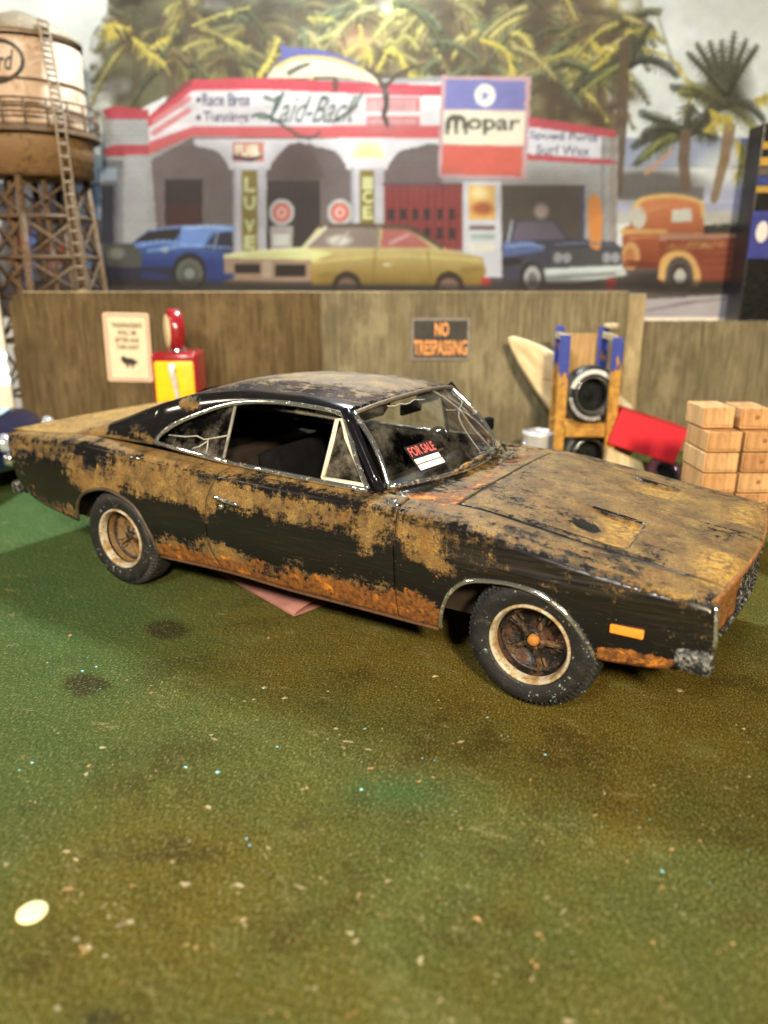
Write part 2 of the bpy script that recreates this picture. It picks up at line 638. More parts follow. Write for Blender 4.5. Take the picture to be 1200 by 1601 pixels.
stain_and_light[:, 0] += .08
for b in [(1050, 1110, 330, 110, 0, .62), (640, 1010, 260, 60, 0, .55), (880, 1060, 280, 90, 0, .35), (1150, 900, 160, 60, 0, .5), (420, 960, 140, 40, 0, .35),  # brown near the car: stains plus painted shade and warm light
          (300, 1325, 240, 70, 0, .55), (170, 1440, 240, 120, 0, .62), (560, 1560, 500, 70, 0, .35), (770, 1430, 50, 20, 0, .35),
          (400, 1060, 150, 45, 0, .3), (200, 1250, 150, 50, 0, .28), (970, 1290, 60, 60, 0, .5),
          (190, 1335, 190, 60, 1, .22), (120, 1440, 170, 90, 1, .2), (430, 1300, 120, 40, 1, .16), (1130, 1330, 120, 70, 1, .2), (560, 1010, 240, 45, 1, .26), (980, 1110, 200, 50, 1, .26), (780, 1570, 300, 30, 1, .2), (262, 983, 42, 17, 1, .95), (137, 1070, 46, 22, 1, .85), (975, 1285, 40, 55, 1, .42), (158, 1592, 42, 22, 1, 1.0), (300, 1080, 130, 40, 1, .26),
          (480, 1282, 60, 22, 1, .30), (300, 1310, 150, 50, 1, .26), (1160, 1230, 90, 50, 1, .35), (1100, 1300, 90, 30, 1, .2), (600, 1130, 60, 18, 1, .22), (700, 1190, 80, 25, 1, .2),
          (620, 1238, 90, 28, 2, .75), (60, 930, 190, 130, 2, .7), (40, 780, 160, 60, 2, .8), (30, 1210, 130, 130, 2, .22), (190, 960, 140, 60, 2, .3)]:  # the left-hand greens are cool light painted into the board
    gblob(*b)
at = gme.color_attributes.new('stain_and_light', 'FLOAT_COLOR', 'POINT')
at.data.foreach_set('color', np.concatenate([np.clip(stain_and_light, 0, 1), np.ones((len(stain_and_light), 1))], 1).astype(np.float32).ravel())
gnd = link('ground', gme, ground_mat())
gnd['kind'] = 'structure'

# ------------------------------------------------------------------ the muscle car (x forward, near side is y < 0)
car = thing('muscle_car', 'rusty black two-door muscle car model with a for sale card in its windscreen', 'car')

ztop = spline([(-2.74, .925), (-2.4, .955), (-1.83, .985), (-1.2, .968), (-.63, .94), (0, .925), (.66, .922), (1.07, .908), (1.36, .868), (1.61, .83), (1.85, .797), (2.32, .742)])
wid = spline([(-2.74, .85), (-2.3, .905), (-1.5, .962), (-.9, .950), (-.3, .935), (.4, .935), (1.0, .948), (1.5, .958), (2.0, .93), (2.34, .885)])
ARCH_R = catmull([(-1.95, .385), (-1.925, .46), (-1.885, .545), (-1.80, .625), (-1.63, .685), (-1.48, .69), (-1.28, .62), (-1.18, .47), (-1.15, .35), (-1.14, .275)], 44)
ARCH_F = catmull([(.98, .28), (.99, .36), (1.015, .45), (1.065, .545), (1.17, .622), (1.38, .655), (1.55, .63), (1.68, .55), (1.77, .43), (1.81, .345)], 44)
ROCK = spline([(-2.70, .86), (-2.66, .70), (-2.60, .56), (-2.37, .44), (-1.95, .385)])
ROCK2 = spline([(-1.14, .275), (-.59, .285), (0, .27), (.65, .275), (.98, .28)])
ROCK3 = spline([(1.81, .345), (2.02, .362), (2.17, .385), (2.34, .47)])
seamR = spline([(.25, -.585), (.30, -.59), (.38, -.635), (.47, -.66), (.72, -.65), (.90, -.575), (.96, -.55)])
XF = .712


def wear_of(P):
    x, y, z = P[:, 0], P[:, 1], P[:, 2]
    s = np.where(y > 0, .23, 0.0)          # the far side is not a mirror image
    T = np.full(len(x), .19)
    R = np.full(len(x), .08)
    R += .40 * np.exp(-((z - .27) / .075)**2) * (np.abs(y) > .6)
    T += .15 * np.exp(-((z - .86) / .08)**2) * np.where(x < .75, 1, .35)
    H = np.full(len(x), .15)
    side = np.clip((np.abs(y) - .60) / .15, 0, 1)

    def bl(A, cx, cz, rx, rz, a, v=None, m=side, dx=s):
        w = z if v is None else v
        A += m * a * np.exp(-(((x + dx - cx) / rx)**2 + ((w - cz) / rz)**2))
    # quarter panel
    for c in [(-2.3, .86, .5, .10, .40), (-1.25, .80, .42, .13, .62), (-1.8, .70, .28, .10, .5), (-.85, .78, .25, .14, .45), (-.66, .55, .07, .25, .5),
              (-1.0, .62, .30, .085, -.65), (-2.15, .62, .22, .11, -.6), (-1.68, .87, .13, .05, -.4), (-2.45, .80, .14, .05, -.25),
              (-2.2, .44, .35, .10, .55), (-.92, .36, .30, .10, .55)]:
        bl(T, *c)
    for c in [(-.92, .34, .32, .09, .45), (-2.25, .43, .3, .06, .30), (-.75, .30, .2, .05, .3), (-2.45, .56, .12, .05, .3)]:
        bl(R, *c)
    # door
    for c in [(-.30, .80, .42, .10, .52), (.22, .78, .30, .11, .45), (.0, .91, .6, .04, -.22), (.55, .76, .12, .13, .50), (.62, .86, .2, .05, .25), (-.1, .58, .5, .10, -.5), (.1, .90, .6, .035, -.15),
              (0.0, .36, .70, .09, .45), (-.45, .42, .14, .08, .35), (.55, .44, .18, .08, .25), (.02, .50, .16, .05, .25)]:
        bl(T, *c)
    for c in [(.05, .34, .75, .07, .62), (.45, .40, .38, .08, .45), (.3, .275, .9, .04, .5), (-.3, .42, .12, .05, .35), (.0, .45, .10, .04, .3), (-.12, .345, .22, .022, -.5)]:
        bl(R, *c)
    # front wing
    for c in [(.86, .80, .14, .12, .62), (.95, .68, .10, .05, .50), (.84, .67, .07, .03, .3), (1.05, .84, .10, .06, .25), (1.02, .62, .05, .05, .3), (.9, .57, .2, .05, -.2), (1.5, .84, .4, .02, .1), (2.05, .755, .2, .03, .25)]:
        bl(T, *c)
    for c in [(.86, .39, .17, .10, .78), (.85, .28, .3, .045, .5), (.98, .60, .035, .025, .42), (1.04, .56, .03, .03, .42), (.78, .60, .03, .02, .35), (1.99, .395, .15, .045, 1.1), (1.88, .38, .07, .05, .4), (2.2, .42, .1, .03, .3)]:
        bl(R, *c)
    for c in [(1.55, .76, .60, .075, .85), (1.95, .68, .35, .08, .8), (1.15, .73, .25, .08, .8), (.1, .58, .6, .12, .75), (-1.0, .62, .35, .1, .6), (2.15, .62, .16, .07, .6), (.9, .75, .2, .1, .7)]:
        bl(H, *c)
    # dust settles on the upper faces
    top = smooth01((z - (ztop(x) - .040)) / .050) * np.where(z < 1.02, 1, 0)
    T += top * .46
    T -= top * np.where(x > 1.2, .10, 0) * np.exp(-((np.abs(y) - .80) / .09)**2)
    H += top * .3
    inner = 1 - np.clip((np.abs(y) - .74) / .05, 0, 1)
    hood = inner * np.where(x > .55, 1, 0)
    T += hood * .20
    for c in [(1.20, -.50, .26, .17, -.22), (1.60, -.46, .09, .085, -1.25), (2.14, -.10, .14, .16, -.28), (1.45, -.66, .55, .03, -.3), (1.7, -.1, .5, .16, .12), (2.2, -.52, .12, .22, .35), (2.05, .4, .3, .3, .25),
              (1.75, -.68, .2, .05, -.2), (1.0, -.2, .12, .3, -.08), (1.95, -.62, .12, .12, -.25), (1.78, -.44, .07, .16, .75), (1.77, .44, .10, .18, .75)]:
        bl(T, *c, v=y, m=hood, dx=0)
    cowl = inner * np.where((x > .4) & (x < .97), 1, 0)
    for c in [(.80, -.68, .14, .12, 1.1), (.90, -.30, .06, .4, .6), (.88, .4, .08, .3, .6)]:
        bl(R, *c, v=y, m=cowl, dx=0)
    for c in [(.66, -.60, .08, .22, -.9), (.74, -.25, .06, .25, -.6)]:
        bl(T, *c, v=y, m=cowl, dx=0)
    # roof and sail panels
    up = np.where(z > 1.0, 1.0, 0) * np.where(x < .45, 1, 0)
    T += up * (.16 - .42 * np.clip((np.abs(y) - .50) / .08, 0, 1))
    for c in [(-.55, .12, .75, .34, .62), (.08, .15, .14, .4, .30), (-.1, -.05, .3, .18, .3), (-1.4, 0, .5, .4, .5)]:
        bl(T, *c, v=y, m=up, dx=0)
    for c in [(-1.02, 1.27, .13, .06, .75), (-1.45, 1.08, .13, .06, .65), (-1.75, 1.03, .14, .025, .45), (-1.28, 1.03, .12, .03, .55), (-.8, 1.35, .3, .02, .25)]:
        bl(T, *c, m=up * np.clip((np.abs(y) - .5) / .06, 0, 1), dx=s)
    deck = np.where((x < -1.75) & (z > .9), 1.0, 0) * inner
    T += deck * .62
    front_edge = hood * np.exp(-((x - 2.26) / .10)**2)
    T += .45 * front_edge * (np.abs(y + .1) > .25)
    W_ = np.stack([T, R, H, np.ones_like(T)], -1)
    return np.clip(W_, -1, 2)


def paint_part(name, V, parent, faces=None, flip=False, solid=.012, mat=None, label=None, extra=None):
    """V: (nu, nv, 3) grid, or (n, 3) with faces"""
    if faces is None:
        me = grid_mesh(name, V, True, flip)
        P = V.reshape(-1, 3)
    else:
        me = mesh(name, V, faces, True)
        P = np.array(V)
    wr = wear_of(P)
    if extra is not None:
        wr[:, :3] += extra
    a = me.color_attributes.new('wear', 'FLOAT_COLOR', 'POINT')
    a.data.foreach_set('color', wr.astype(np.float32).ravel())
    o = link(name, me, mat or M['paint'], parent)
    if solid:
        md = o.modifiers.new('thickness', 'SOLIDIFY')
        md.thickness = solid
        md.offset = -1
    if label:
        o['label'] = label
    return o


def side_profile(x, zlow, yin, rise, n=20):
    """bottom -> over the shoulder -> inner edge; returns (n+14, 2) of (halfwidth, z)"""
    w, zt = float(wid(x)), float(ztop(x))
    zs = zt - .060
    zlow = min(zlow, zs - .02)
    z = zlow + (zs - zlow) * np.linspace(0, 1, n)
    crease = .010 * np.exp(-((z - .70) / .035)**2)
    y = w - np.where(z < .64, .055 * ((.64 - z) / .36)**2, .035 * ((z - .64) / .26)**2) + crease * np.clip((x + .7) / .6, 0, 1)
    pts = list(zip(y, z))
    y0 = y[-1]
    rr = .065
    for t in np.linspace(0, 1, 9)[1:]:
        a = t * math.pi / 2
        pts.append((y0 - rr * (1 - math.cos(a)**1.15), zs + .060 * math.sin(a)**.9))
    ys, zz = pts[-1]
    for t in np.linspace(0, 1, 7)[1:]:
        pts.append((ys + (yin - ys) * t, zz + rise * math.sin(t * math.pi / 2)))
    return np.array(pts)


def side_grid(st_list, yin, rise, warp=None):
    rows = []
    for x, zl in st_list:
        yi = yin(x) if callable(yin) else yin
        ri = rise(x) if callable(rise) else rise
        p = side_profile(x, zl, yi, ri)
        rows.append(np.stack([np.full(len(p), x), -p[:, 0], p[:, 1]], -1))
    V = np.array(rows)
    if warp is not None:
        V[..., 0] = warp(V[..., 0], V[..., 2])
    return V


def both(name, V, **k):
    out = []
    for s in (1, -1):
        U = V.copy()
        U[..., 1] *= s
        out.append(paint_part(name, U, car, flip=(s < 0), **k))
    return out


# quarter panels
stq = [(x, float(ROCK(x))) for x in np.linspace(-2.70, -1.96, 34)] + [tuple(p) for p in ARCH_R] + [(x, float(ROCK2(x))) for x in np.linspace(-1.13, -.60, 26)]
GAP = .007


def warp_q(x, z):
    t = smooth01((x + 1.13) / .53)
    tail = np.clip((-2.3 - x) / .4, 0, 1)
    x = x - .10 * smooth01((-2.15 - x) / .5)
    return x + t * (seamR(z) - GAP / 2 + .60) + tail * .05 * np.clip((.86 - z) / .4, 0, 1)


both('quarter_panel', side_grid(stq, lambda x: .775 if x > -2.1 else .775 + .0 * x, .012, warp_q))
# doors
std = [(x, float(ROCK2(x)) + .0) for x in np.linspace(-.60, XF - GAP / 2, 56)]


def warp_d(x, z):
    t = (x + .60) / (XF - GAP / 2 + .60)
    return x + (1 - smooth01(t * 1.6)) * (seamR(z) + GAP / 2 + .60)


doors = both('door', side_grid(std, .768, .018, warp_d))
# front wings
HOODY = .705
stf = [(x, float(ROCK2(x))) for x in np.linspace(XF + GAP / 2, .975, 14)] + [tuple(p) for p in ARCH_F] + [(x, float(ROCK3(x))) for x in np.linspace(1.825, 2.285, 26)]


def nosewarp(x, z):
    t = np.clip((x - 2.05) / .235, 0, 1)
    return x + t * .025 * np.clip((.76 - z) / .3, -1, .6)


HY = lambda x: HOODY + .055 * (1 - smooth01((x - .72) / .26))
FV = side_grid(stf, lambda x: float(HY(x)) + .004, .012, nosewarp)
tn = np.clip((FV[..., 0] - 2.05) / .24, 0, 1)
FV[..., 0] += tn**2 * .034 * np.clip((.885 + FV[..., 1]) / .18, 0, 1)
FV[..., 2] -= .010 * tn**4 * (FV[..., 2] > .70)
both('front_wing', FV)


def hood_z(x, y):
    e = ztop(x) + .012
    cr = .042 - .010 * np.clip((x - 1.6) / .7, 0, 1)
    ridge = .007 * np.exp(-(np.abs(y) / .018)**1.5) * np.clip((x - 1.1) / .5, 0, 1)
    return e + cr * (1 - (np.abs(y) / HOODY)**2.2) + ridge


def rrect(x, y, x0, x1, y0, y1, r):
    qx = np.abs(x - (x0 + x1) / 2) - (x1 - x0) / 2 + r
    qy = np.abs(y - (y0 + y1) / 2) - (y1 - y0) / 2 + r
    return np.hypot(np.maximum(qx, 0), np.maximum(qy, 0)) + np.minimum(np.maximum(qx, qy), 0) - r


# bonnet with its two sunken scoops
cowl_x = lambda y: .955 + .035 * (1 - (np.abs(y) / .72)**2) - .0
xfront = lambda y: 2.292 + .085 * (1 - np.minimum(1, np.abs(y) / .88)**1.8)
u = np.linspace(0, 1, 150)
v = np.linspace(-HOODY + .008, HOODY - .008, 190)
HX = np.zeros((150, 190))
for j, yy in enumerate(v):
    x0, x1 = float(cowl_x(yy)) + .010, float(xfront(yy)) - .004
    HX[:, j] = x0 + (x1 - x0) * u
HYY = np.repeat(v[None, :], 150, 0)
HZ = hood_z(np.minimum(HX, 2.32), HYY)
scoop_ex = np.zeros((150, 190))
scoop_T = np.zeros((150, 190))
for sgn in (-1, 1):
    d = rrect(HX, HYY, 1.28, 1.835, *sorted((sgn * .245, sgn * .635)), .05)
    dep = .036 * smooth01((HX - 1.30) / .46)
    scoop_T -= .9 * np.exp(-((d - .002) / .0065)**2) * smooth01((HX - 1.36) / .3) * np.where(np.abs(HYY) > .0, 1, 0)  # dark outline painted into the wear colour to shade the recess edge
    scoop_T += (.75 * np.exp(-((HX - 1.76) / .13)**2) + .15) * smooth01(-d / .03) * smooth01((HX - 1.40) / .2)
    HZ -= dep * smooth01((-d + .004) / .016)
lip = np.clip((HX - (HX[-1:, :] - .09)) / .09, 0, 1)
HZ -= .022 * lip**2
ex = np.zeros((150 * 190, 3))
rim = np.minimum(HOODY - .004 - np.abs(HYY), (HX - HX[:1, :]))
scoop_T -= .7 * np.exp(-(rim / .012)**2)
scoop_T -= .45 * np.exp(-(np.abs(HYY) / .007)**2) * smooth01((HX - 1.2) / .3)
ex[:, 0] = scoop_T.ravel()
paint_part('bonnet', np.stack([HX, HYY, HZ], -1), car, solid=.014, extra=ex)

# cowl panel between windscreen and bonnet
u = np.linspace(0, 1, 24)
v = np.linspace(-.755, .755, 80)
ws_base = lambda y: .535 + .215 * (1 - (np.abs(y) / .725)**2.0)
CX = np.zeros((24, 80)); CZ = np.zeros((24, 80))
for j, yy in enumerate(v):
    ay = abs(yy)
    x1 = float(cowl_x(yy)) - .004 if ay < .70 else float(cowl_x(.70)) - .004 - .23 * smooth01((ay - .70) / .055)
    x0 = min(float(ws_base(min(ay, .725))) + .0, x1 - .02)
    CX[:, j] = x0 + (x1 - x0) * u
    zb = .945 + .012 * (1 - (ay / .75)**2)
    zh = float(hood_z(np.array(max(x1, .72)), np.array(min(ay, HOODY)))) - .004
    CZ[:, j] = zb + (zh - zb) * u - .014 * np.sin(math.pi * u)
paint_part('cowl_panel', np.stack([CX, np.repeat(v[None, :], 24, 0), CZ], -1), car)

# roof with the two sail panels
yside = lambda z: .785 - (np.maximum(z, .95) - .95) * .44
zlow = spline([(-2.12, .985), (-1.6, .998), (-1.27, .998), (-1.245, 1.015), (-1.215, 1.06), (-1.16, 1.105), (-1.05, 1.170), (-.76, 1.283), (-.54, 1.330), (-.29, 1.350), (.0, 1.343), (.22, 1.325)])
zridge = spline([(-2.12, .990), (-1.75, 1.095), (-1.3, 1.250), (-.95, 1.352), (-.6, 1.392), (-.2, 1.394), (.22, 1.362)])
zmid = spline([(-2.12, .986), (-1.85, 1.005), (-1.5, 1.13), (-1.15, 1.315), (-.95, 1.385), (-.6, 1.420), (-.2, 1.420), (.22, 1.385)])
xs = np.concatenate([np.linspace(-2.10, -1.30, 40), np.linspace(-1.29, -1.0, 36)[:-1], np.linspace(-1.0, .21, 60)])
tt = np.linspace(0, 1, 16)
rows = []
for x in xs:
    zl, zr, zm = float(zlow(x)), float(zridge(x)), float(zmid(x))
    yl = float(yside(zl))
    yr = yl - .115
    half = []
    for t in tt:                                    # outer face, lower edge to ridge
        a = t * math.pi / 2
        k = (1 - math.cos(a)) * .75 + t * .25
        half.append((yl - (yl - yr) * k, zl + (zr - zl) * math.sin(a)**.95))
    inn = []
    for t in np.linspace(0, 1, 16)[1:]:
        yy = yr * (1 - t)
        k = t if zm > zr else smooth01(t * 2.6)
        inn.append((yy, zr + (zm - zr) * (1 - (1 - k)**2 if zm > zr else float(k))))
    hp = half + inn
    row = [(x, -a, b) for a, b in hp] + [(x, a, b) for a, b in hp[-2::-1]]
    rows.append(row)
RV = np.array(rows)
fr = np.clip((RV[..., 0] - -.15) / .36, 0, 1)
RV[..., 0] += .055 * fr**2 * (1 - (RV[..., 1] / .62)**2)
RV[..., 2] -= .010 * fr**6
paint_part('roof', RV, car, solid=.02)
# lining under the roof
m_ = [i for i, x in enumerate(xs) if x > -1.75]
LV = RV[m_][:, 3:-3].copy()
LV[..., 1] *= .955
LV[..., 2] -= .035
link('headliner', grid_mesh('headliner', LV, True, True), M['headliner'], car)
# rear window
RW = np.array([[(x, y, float(zmid(x)) + .012) for y in np.linspace(-.40, .40, 9)] for x in np.linspace(-1.12, -1.72, 10)])
o = link('rear_window', grid_mesh('rear_window', RW, True, False), M['dark'], car)
# boot lid and tail
DX = np.linspace(-2.085, -2.812, 30)
dy = np.linspace(-.768, .768, 44)
DV = np.array([[(x, y, float(ztop(max(x, -2.74))) + .010 + .010 * (1 - (y / .77)**2) + .012 * np.clip((-2.64 - x) / .16, 0, 1)) for y in dy] for x in DX])
paint_part('boot_lid', DV, car, flip=True)
TV = np.array([[(-2.79 + .05 * t + .07 * t * t, y, .925 - .46 * t) for y in np.linspace(-.83, .83, 20)] for t in np.linspace(0, 1, 10)])
paint_part('tail_panel', TV, car, solid=0)
link('rear_bumper', bm_mesh('rear_bumper', (lambda b: (add_box(b, (-2.78, 0, .50), (.09, 1.70, .10), None, .03), b)[1])(bmesh.new())), M['pitted_chrome'], car)

# windscreen
def ws_pt(a, b):
    """a: -1..1 across, b: 0 base .. 1 header"""
    yb, yt = .722 * a, .612 * a
    B = np.array([float(ws_base(yb)), yb, .950 + .006 * (1 - a * a)])
    Tp = np.array([.232 + .055 * (1 - a * a), yt, float(zlow(.2)) - .004 + .045 * (1 - abs(a)**2.2)])
    P = B + (Tp - B) * b
    P[0] += .030 * math.sin(math.pi * b) * 1.0
    P[2] += .012 * math.sin(math.pi * b)
    return P


WS = np.array([[ws_pt(a, b) for b in np.linspace(.0, 1, 14)] for a in np.linspace(-1, 1, 34)])
wind = link('windscreen', grid_mesh('windscreen', WS, True), M['glass'], car)


def ws_off(a, b, d):
    e = 1e-3
    p = ws_pt(a, b)
    n = np.cross(ws_pt(a + e, b) - p, ws_pt(a, b + e) - p)
    n /= np.linalg.norm(n)
    return p + n * d


ck = Geo()
C0 = (.52, .66)
for pts in [[C0, (.46, .85), (.38, .99)], [C0, (.42, .38), (.50, .10)], [C0, (.30, .55), (.20, .36), (.19, .12)], [C0, (.70, .42), (.84, .14)], [C0, (.72, .70), (.92, .76)], [C0, (.34, .67), (.22, .70)], [(.62, .50), (.66, .66), (.60, .82), (.50, .86)]]:
    c = catmull(pts, 12)
    ck.tube([ws_off(p[0], p[1], .004) for p in c], .0022, 5)
# a scrape below the header
c = catmull([(-.55, .93), (-.3, .90), (-.1, .91), (.05, .89)], 10)
ck.tube([ws_off(p[0], p[1] + random.Random(i).uniform(-.012, .012), .004) for i, p in enumerate(c)], .0035, 4)
link('glass_crack', ck.mesh('glass_crack', True), M['crack'], wind)
# windscreen moulding: two uprights, the lower rail and a worn header
for s in (-1, 1):
    ps = [ws_off(s * .985, b, .008) for b in np.linspace(-.01, 1.0, 14)]
    link('windscreen_moulding', Geo().tube(ps, .016, 8).mesh('windscreen_moulding', True), M['chrome'], car)
ps = [ws_off(a, .012, .010) for a in np.linspace(-.985, .985, 40)]
link('windscreen_moulding', Geo().tube(ps, .015, 8).mesh('windscreen_moulding', True), M['chrome'], car)
ps = [ws_off(a, .985, .010) for a in np.linspace(-.98, .98, 40)]
link('header_moulding', Geo().tube(ps, .014, 8).mesh('header_moulding', True), worn('grimy_header_strip', (.10, .08, .06), (.05, .04, .025), (.26, .21, .15), 30, (.5, .9), 0, .006, .4), car)
# pillars
for s in (-1, 1):
    b0, b1 = np.array([.515, s * .752, .93]), np.array([.205, s * .632, 1.345])
    link('windscreen_pillar', Geo().tube([b0 + (b1 - b0) * t for t in np.linspace(0, 1, 6)], .036, 10, False, .8).mesh('windscreen_pillar', True), plain('gloss_black_pillar', (.006, .006, .008), .15, 0, .2, 10), car)

# bright trim round the side windows, quarter glass, vent window, per side
def yz(z, s, off=0.0):
    return s * (float(yside(np.array(z))) + off)


for s in (-1, 1):
    top = catmull([(-1.235, 1.018), (-1.20, 1.075), (-1.05, 1.168), (-.76, 1.280), (-.54, 1.327), (-.29, 1.345), (0, 1.338), (.16, 1.322), (.205, 1.300), (.30, 1.16), (.40, 1.02), (.462, .955)], 60)
    link('drip_rail', Geo().tube([(x, yz(z, s, .012), z) for x, z in top], .0155, 8).mesh('drip_rail', True), M['chrome'], car)
    lo1 = [(x, yz(z, s, .014), z) for x, z in np.array([(-1.235, 1.016), (-1.0, 1.002), (-.8, .988), (-.575, .974)])]
    lo2 = [(x, yz(z, s, .014), z) for x, z in np.array([(-.560, .972), (-.3, .964), (0, .957), (.3, .952), (.462, .950)])]
    link('belt_moulding', Geo().tube(lo1, .017, 8, False, 1.0).mesh('belt_moulding', True), M['chrome'], car)
    link('belt_moulding', Geo().tube(lo2, .017, 8, False, 1.0).mesh('belt_moulding', True), M['chrome'], car)
    # quarter glass
    poly = [(-1.215, 1.025), (-1.17, 1.085), (-1.04, 1.160), (-.80, 1.255), (-.64, 1.300), (-.635, .985), (-.9, 1.0)]
    me = mesh('quarter_glass', [(x, yz(z, s, -.012), z) for x, z in poly], [tuple(range(7))[::s]])
    qg = link('quarter_glass', me, M['glass_dirty'], car)
    fr_ = Geo().tube([(-.64, yz(1.305, s, -.008), 1.305), (-.635, yz(.98, s, -.008), .98)], .011, 6)
    link('glass_frame', fr_.mesh('glass_frame', True), plain('grey_glass_edge', (.20, .19, .17), .5, 0, .3, 20), qg)
    gc = Geo()
    for pts in [[(-1.15, 1.07), (-1.0, 1.075), (-.90, 1.09), (-.83, 1.075), (-.72, 1.10), (-.64, 1.12)], [(-.80, 1.085), (-.79, 1.03), (-.79, .99)], [(-.80, 1.07), (-.86, 1.03), (-.92, 1.01)]]:
        gc.tube([(x, yz(z, s, -.007), z) for x, z in pts], .0045, 5)
    link('glass_crack', gc.mesh('glass_crack', True), M['crack'], qg)
    # vent window
    vt = [(.175, 1.285), (.145, .972), (.425, .972)]
    vg = link('vent_glass', mesh('vent_glass', [(x, yz(z, s, -.004), z) for x, z in vt], [(0, 1, 2)[::s]]), glass_mat('dusty_vent_glass', (.35, .33, .30), .30), car)
    link('vent_frame', Geo().tube([(x, yz(z, s, .004), z) for x, z in [(.185, 1.290), (.150, 1.286), (.150, 1.20), (.142, .972), (.148, .968), (.44, .966), (.432, .978), (.24, 1.20)]], .0145, 8, True).mesh('vent_frame', True), M['cream_trim'], vg)
    # door handle and lock
    hd = doors[0 if s < 0 else 1]
    yh = s * .955
    h = Geo().tube(catmull([(-.555, yh - s * .016, .792), (-.54, yh, .797), (-.46, yh + s * .006, .787), (-.385, yh, .776), (-.37, yh - s * .016, .772)], 14), .013, 8)
    link('handle', h.mesh('handle', True), M['chrome'], hd)
    lk = Geo().add(lathe_geo([(0, -.008), (.013, -.008), (.017, 0), (.017, .012)], 14))
    lo_ = link('lock', lk.mesh('lock', True), M['chrome'], hd)
    lo_.location = (-.50, s * .956, .738)
    if s > 0:
        lo_.rotation_euler = (0, 0, math.pi)

# interior
it = Geo()
for s in (-1, 1):
    it.box((-.33, s * .735, .62), (1.86, .02, .64))
it.box((-.33, 0, .30), (1.86, 1.46, .04)).box((-1.27, 0, .66), (.04, 1.46, .62)).box((.60, 0, .62), (.04, 1.46, .60)).box((-1.55, 0, .955), (.62, 1.40, .03))
link('cabin_tub', it.mesh('cabin_tub'), M['black'], car)
for s in (-1, 1):
    bm = bmesh.new()
    add_box(bm, (-.05, s * .36, .50), (.56, .56, .20), None, .06)
    add_box(bm, (-.36, s * .36, .76), (.16, .56, .56), Matrix.Rotation(-.22, 3, 'Y'), .06)
    link('seat', bm_mesh('seat', bm, True), M['black'], car)
bm = bmesh.new()
add_box(bm, (-.90, 0, .50), (.5, 1.30, .22), None, .06)
add_box(bm, (-1.16, 0, .72), (.16, 1.30, .42), Matrix.Rotation(-.25, 3, 'Y'), .06)
link('rear_bench', bm_mesh('rear_bench', bm, True), M['black'], car)
bm = bmesh.new()
add_box(bm, (.52, 0, .86), (.30, 1.40, .16), None, .04)
link('dashboard', bm_mesh('dashboard', bm, True), M['dark'], car)
sw = Geo().tube([(.24 + .06 * math.sin(a) * .4, .36 + .19 * math.cos(a), .90 + .18 * math.sin(a)) for a in np.linspace(0, 2 * math.pi, 28, endpoint=False)], .014, 8, True)
sw.tube([(.24, .17, .90), (.24, .55, .90)], .012, 6).tube([(.24, .36, .90), (.5, .36, .84)], .02, 8)
link('steering_wheel', sw.mesh('steering_wheel', True), plain('brown_wheel_rim', (.20, .08, .025), .4, 0, .2, 20), car)
# interior mirror and sun visors seen through the glass
bm = bmesh.new(); add_box(bm, (.26, 0.02, 1.27), (.03, .24, .07), None, .012)
link('rear_view_mirror', bm_mesh('rear_view_mirror', bm), M['dark'], car)
for s in (-1, 1):
    bm = bmesh.new(); add_box(bm, (.20, s * .36, 1.29), (.02, .36, .10), Matrix.Rotation(.6, 3, 'Y'), .008)
    link('sun_visor', bm_mesh('sun_visor', bm), M['dark'], car)
# far side mirror
bm = bmesh.new()
add_box(bm, (0, 0, .10), (.07, .13, .10), None, .03)
add_box(bm, (0, -.02, .025), (.03, .03, .09), None, .008)
mo = link('door_mirror', bm_mesh('door_mirror', bm, True), M['black'], car)
mo.location = (.40, .90, .935)

# chassis, wells, inner panels
ch = Geo().box((1.45, 0, .50), (1.62, 1.34, .40)).box((-1.75, 0, .60), (1.55, 1.34, .56)).box((-.30, 0, .29), (2.2, 1.30, .05))
ch.box((-1.05, 0, .62), (.06, 1.76, .5)).box((-2.1, 0, .68), (.06, 1.70, .40)).box((.86, 0, .60), (.06, 1.72, .55)).box((1.95, 0, .60), (.06, 1.70, .36))
ch.tube([(1.486, -.80, .345), (1.486, .80, .345)], .05).tube([(-1.486, -.80, .345), (-1.486, .80, .345)], .06)
link('chassis', ch.mesh('chassis'), plain('dirty_underbody', (.022, .014, .009), .85, 0, .4, 6), car)
# sill lip under the doors
for s in (-1, 1):
    sl = [(x, s * (float(wid(x)) - .052), float(ROCK2(x)) + .002) for x in np.linspace(-1.13, .97, 22)]
    link('sill', Geo().tube(sl, .010, 6).mesh('sill', True), worn('dark_sill_rust', (.07, .03, .010), (.13, .05, .010), (.03, .015, .008), 14, (.7, .9), 0, .006, .5), car)
# wheel arch lips
for s in (-1, 1):
    for arch, nm, mt in ((ARCH_F, 'wheel_arch_moulding', M['chrome']), (ARCH_R, 'wheel_arch_moulding', plain('dull_dark_arch_lip', (.06, .045, .03), .55, .2, .4, 14))):
        ps = []
        for x, z in arch[1:-1]:
            w = float(wid(x)) - (.055 * ((.64 - z) / .36)**2 if z < .64 else 0)
            ps.append((x, s * (w + .002), z))
        link(nm, Geo().tube(ps, .0125, 8).mesh(nm, True), mt, car)

# nose: grille between two rusted headlamp covers, dark valance below
def nose_face(y0, y1, z0, z1, dx, n=26, m=8):
    return np.array([[(float(xfront(y)) - .020 + dx - .018 * t + .006 * math.sin(40 * y) * math.sin(9 * t), y, z1 + (z0 - z1) * t + (.022 * (1 - (abs(y) / .88)**2) if True else 0)) for y in np.linspace(y0, y1, n)] for t in np.linspace(0, 1, m)])


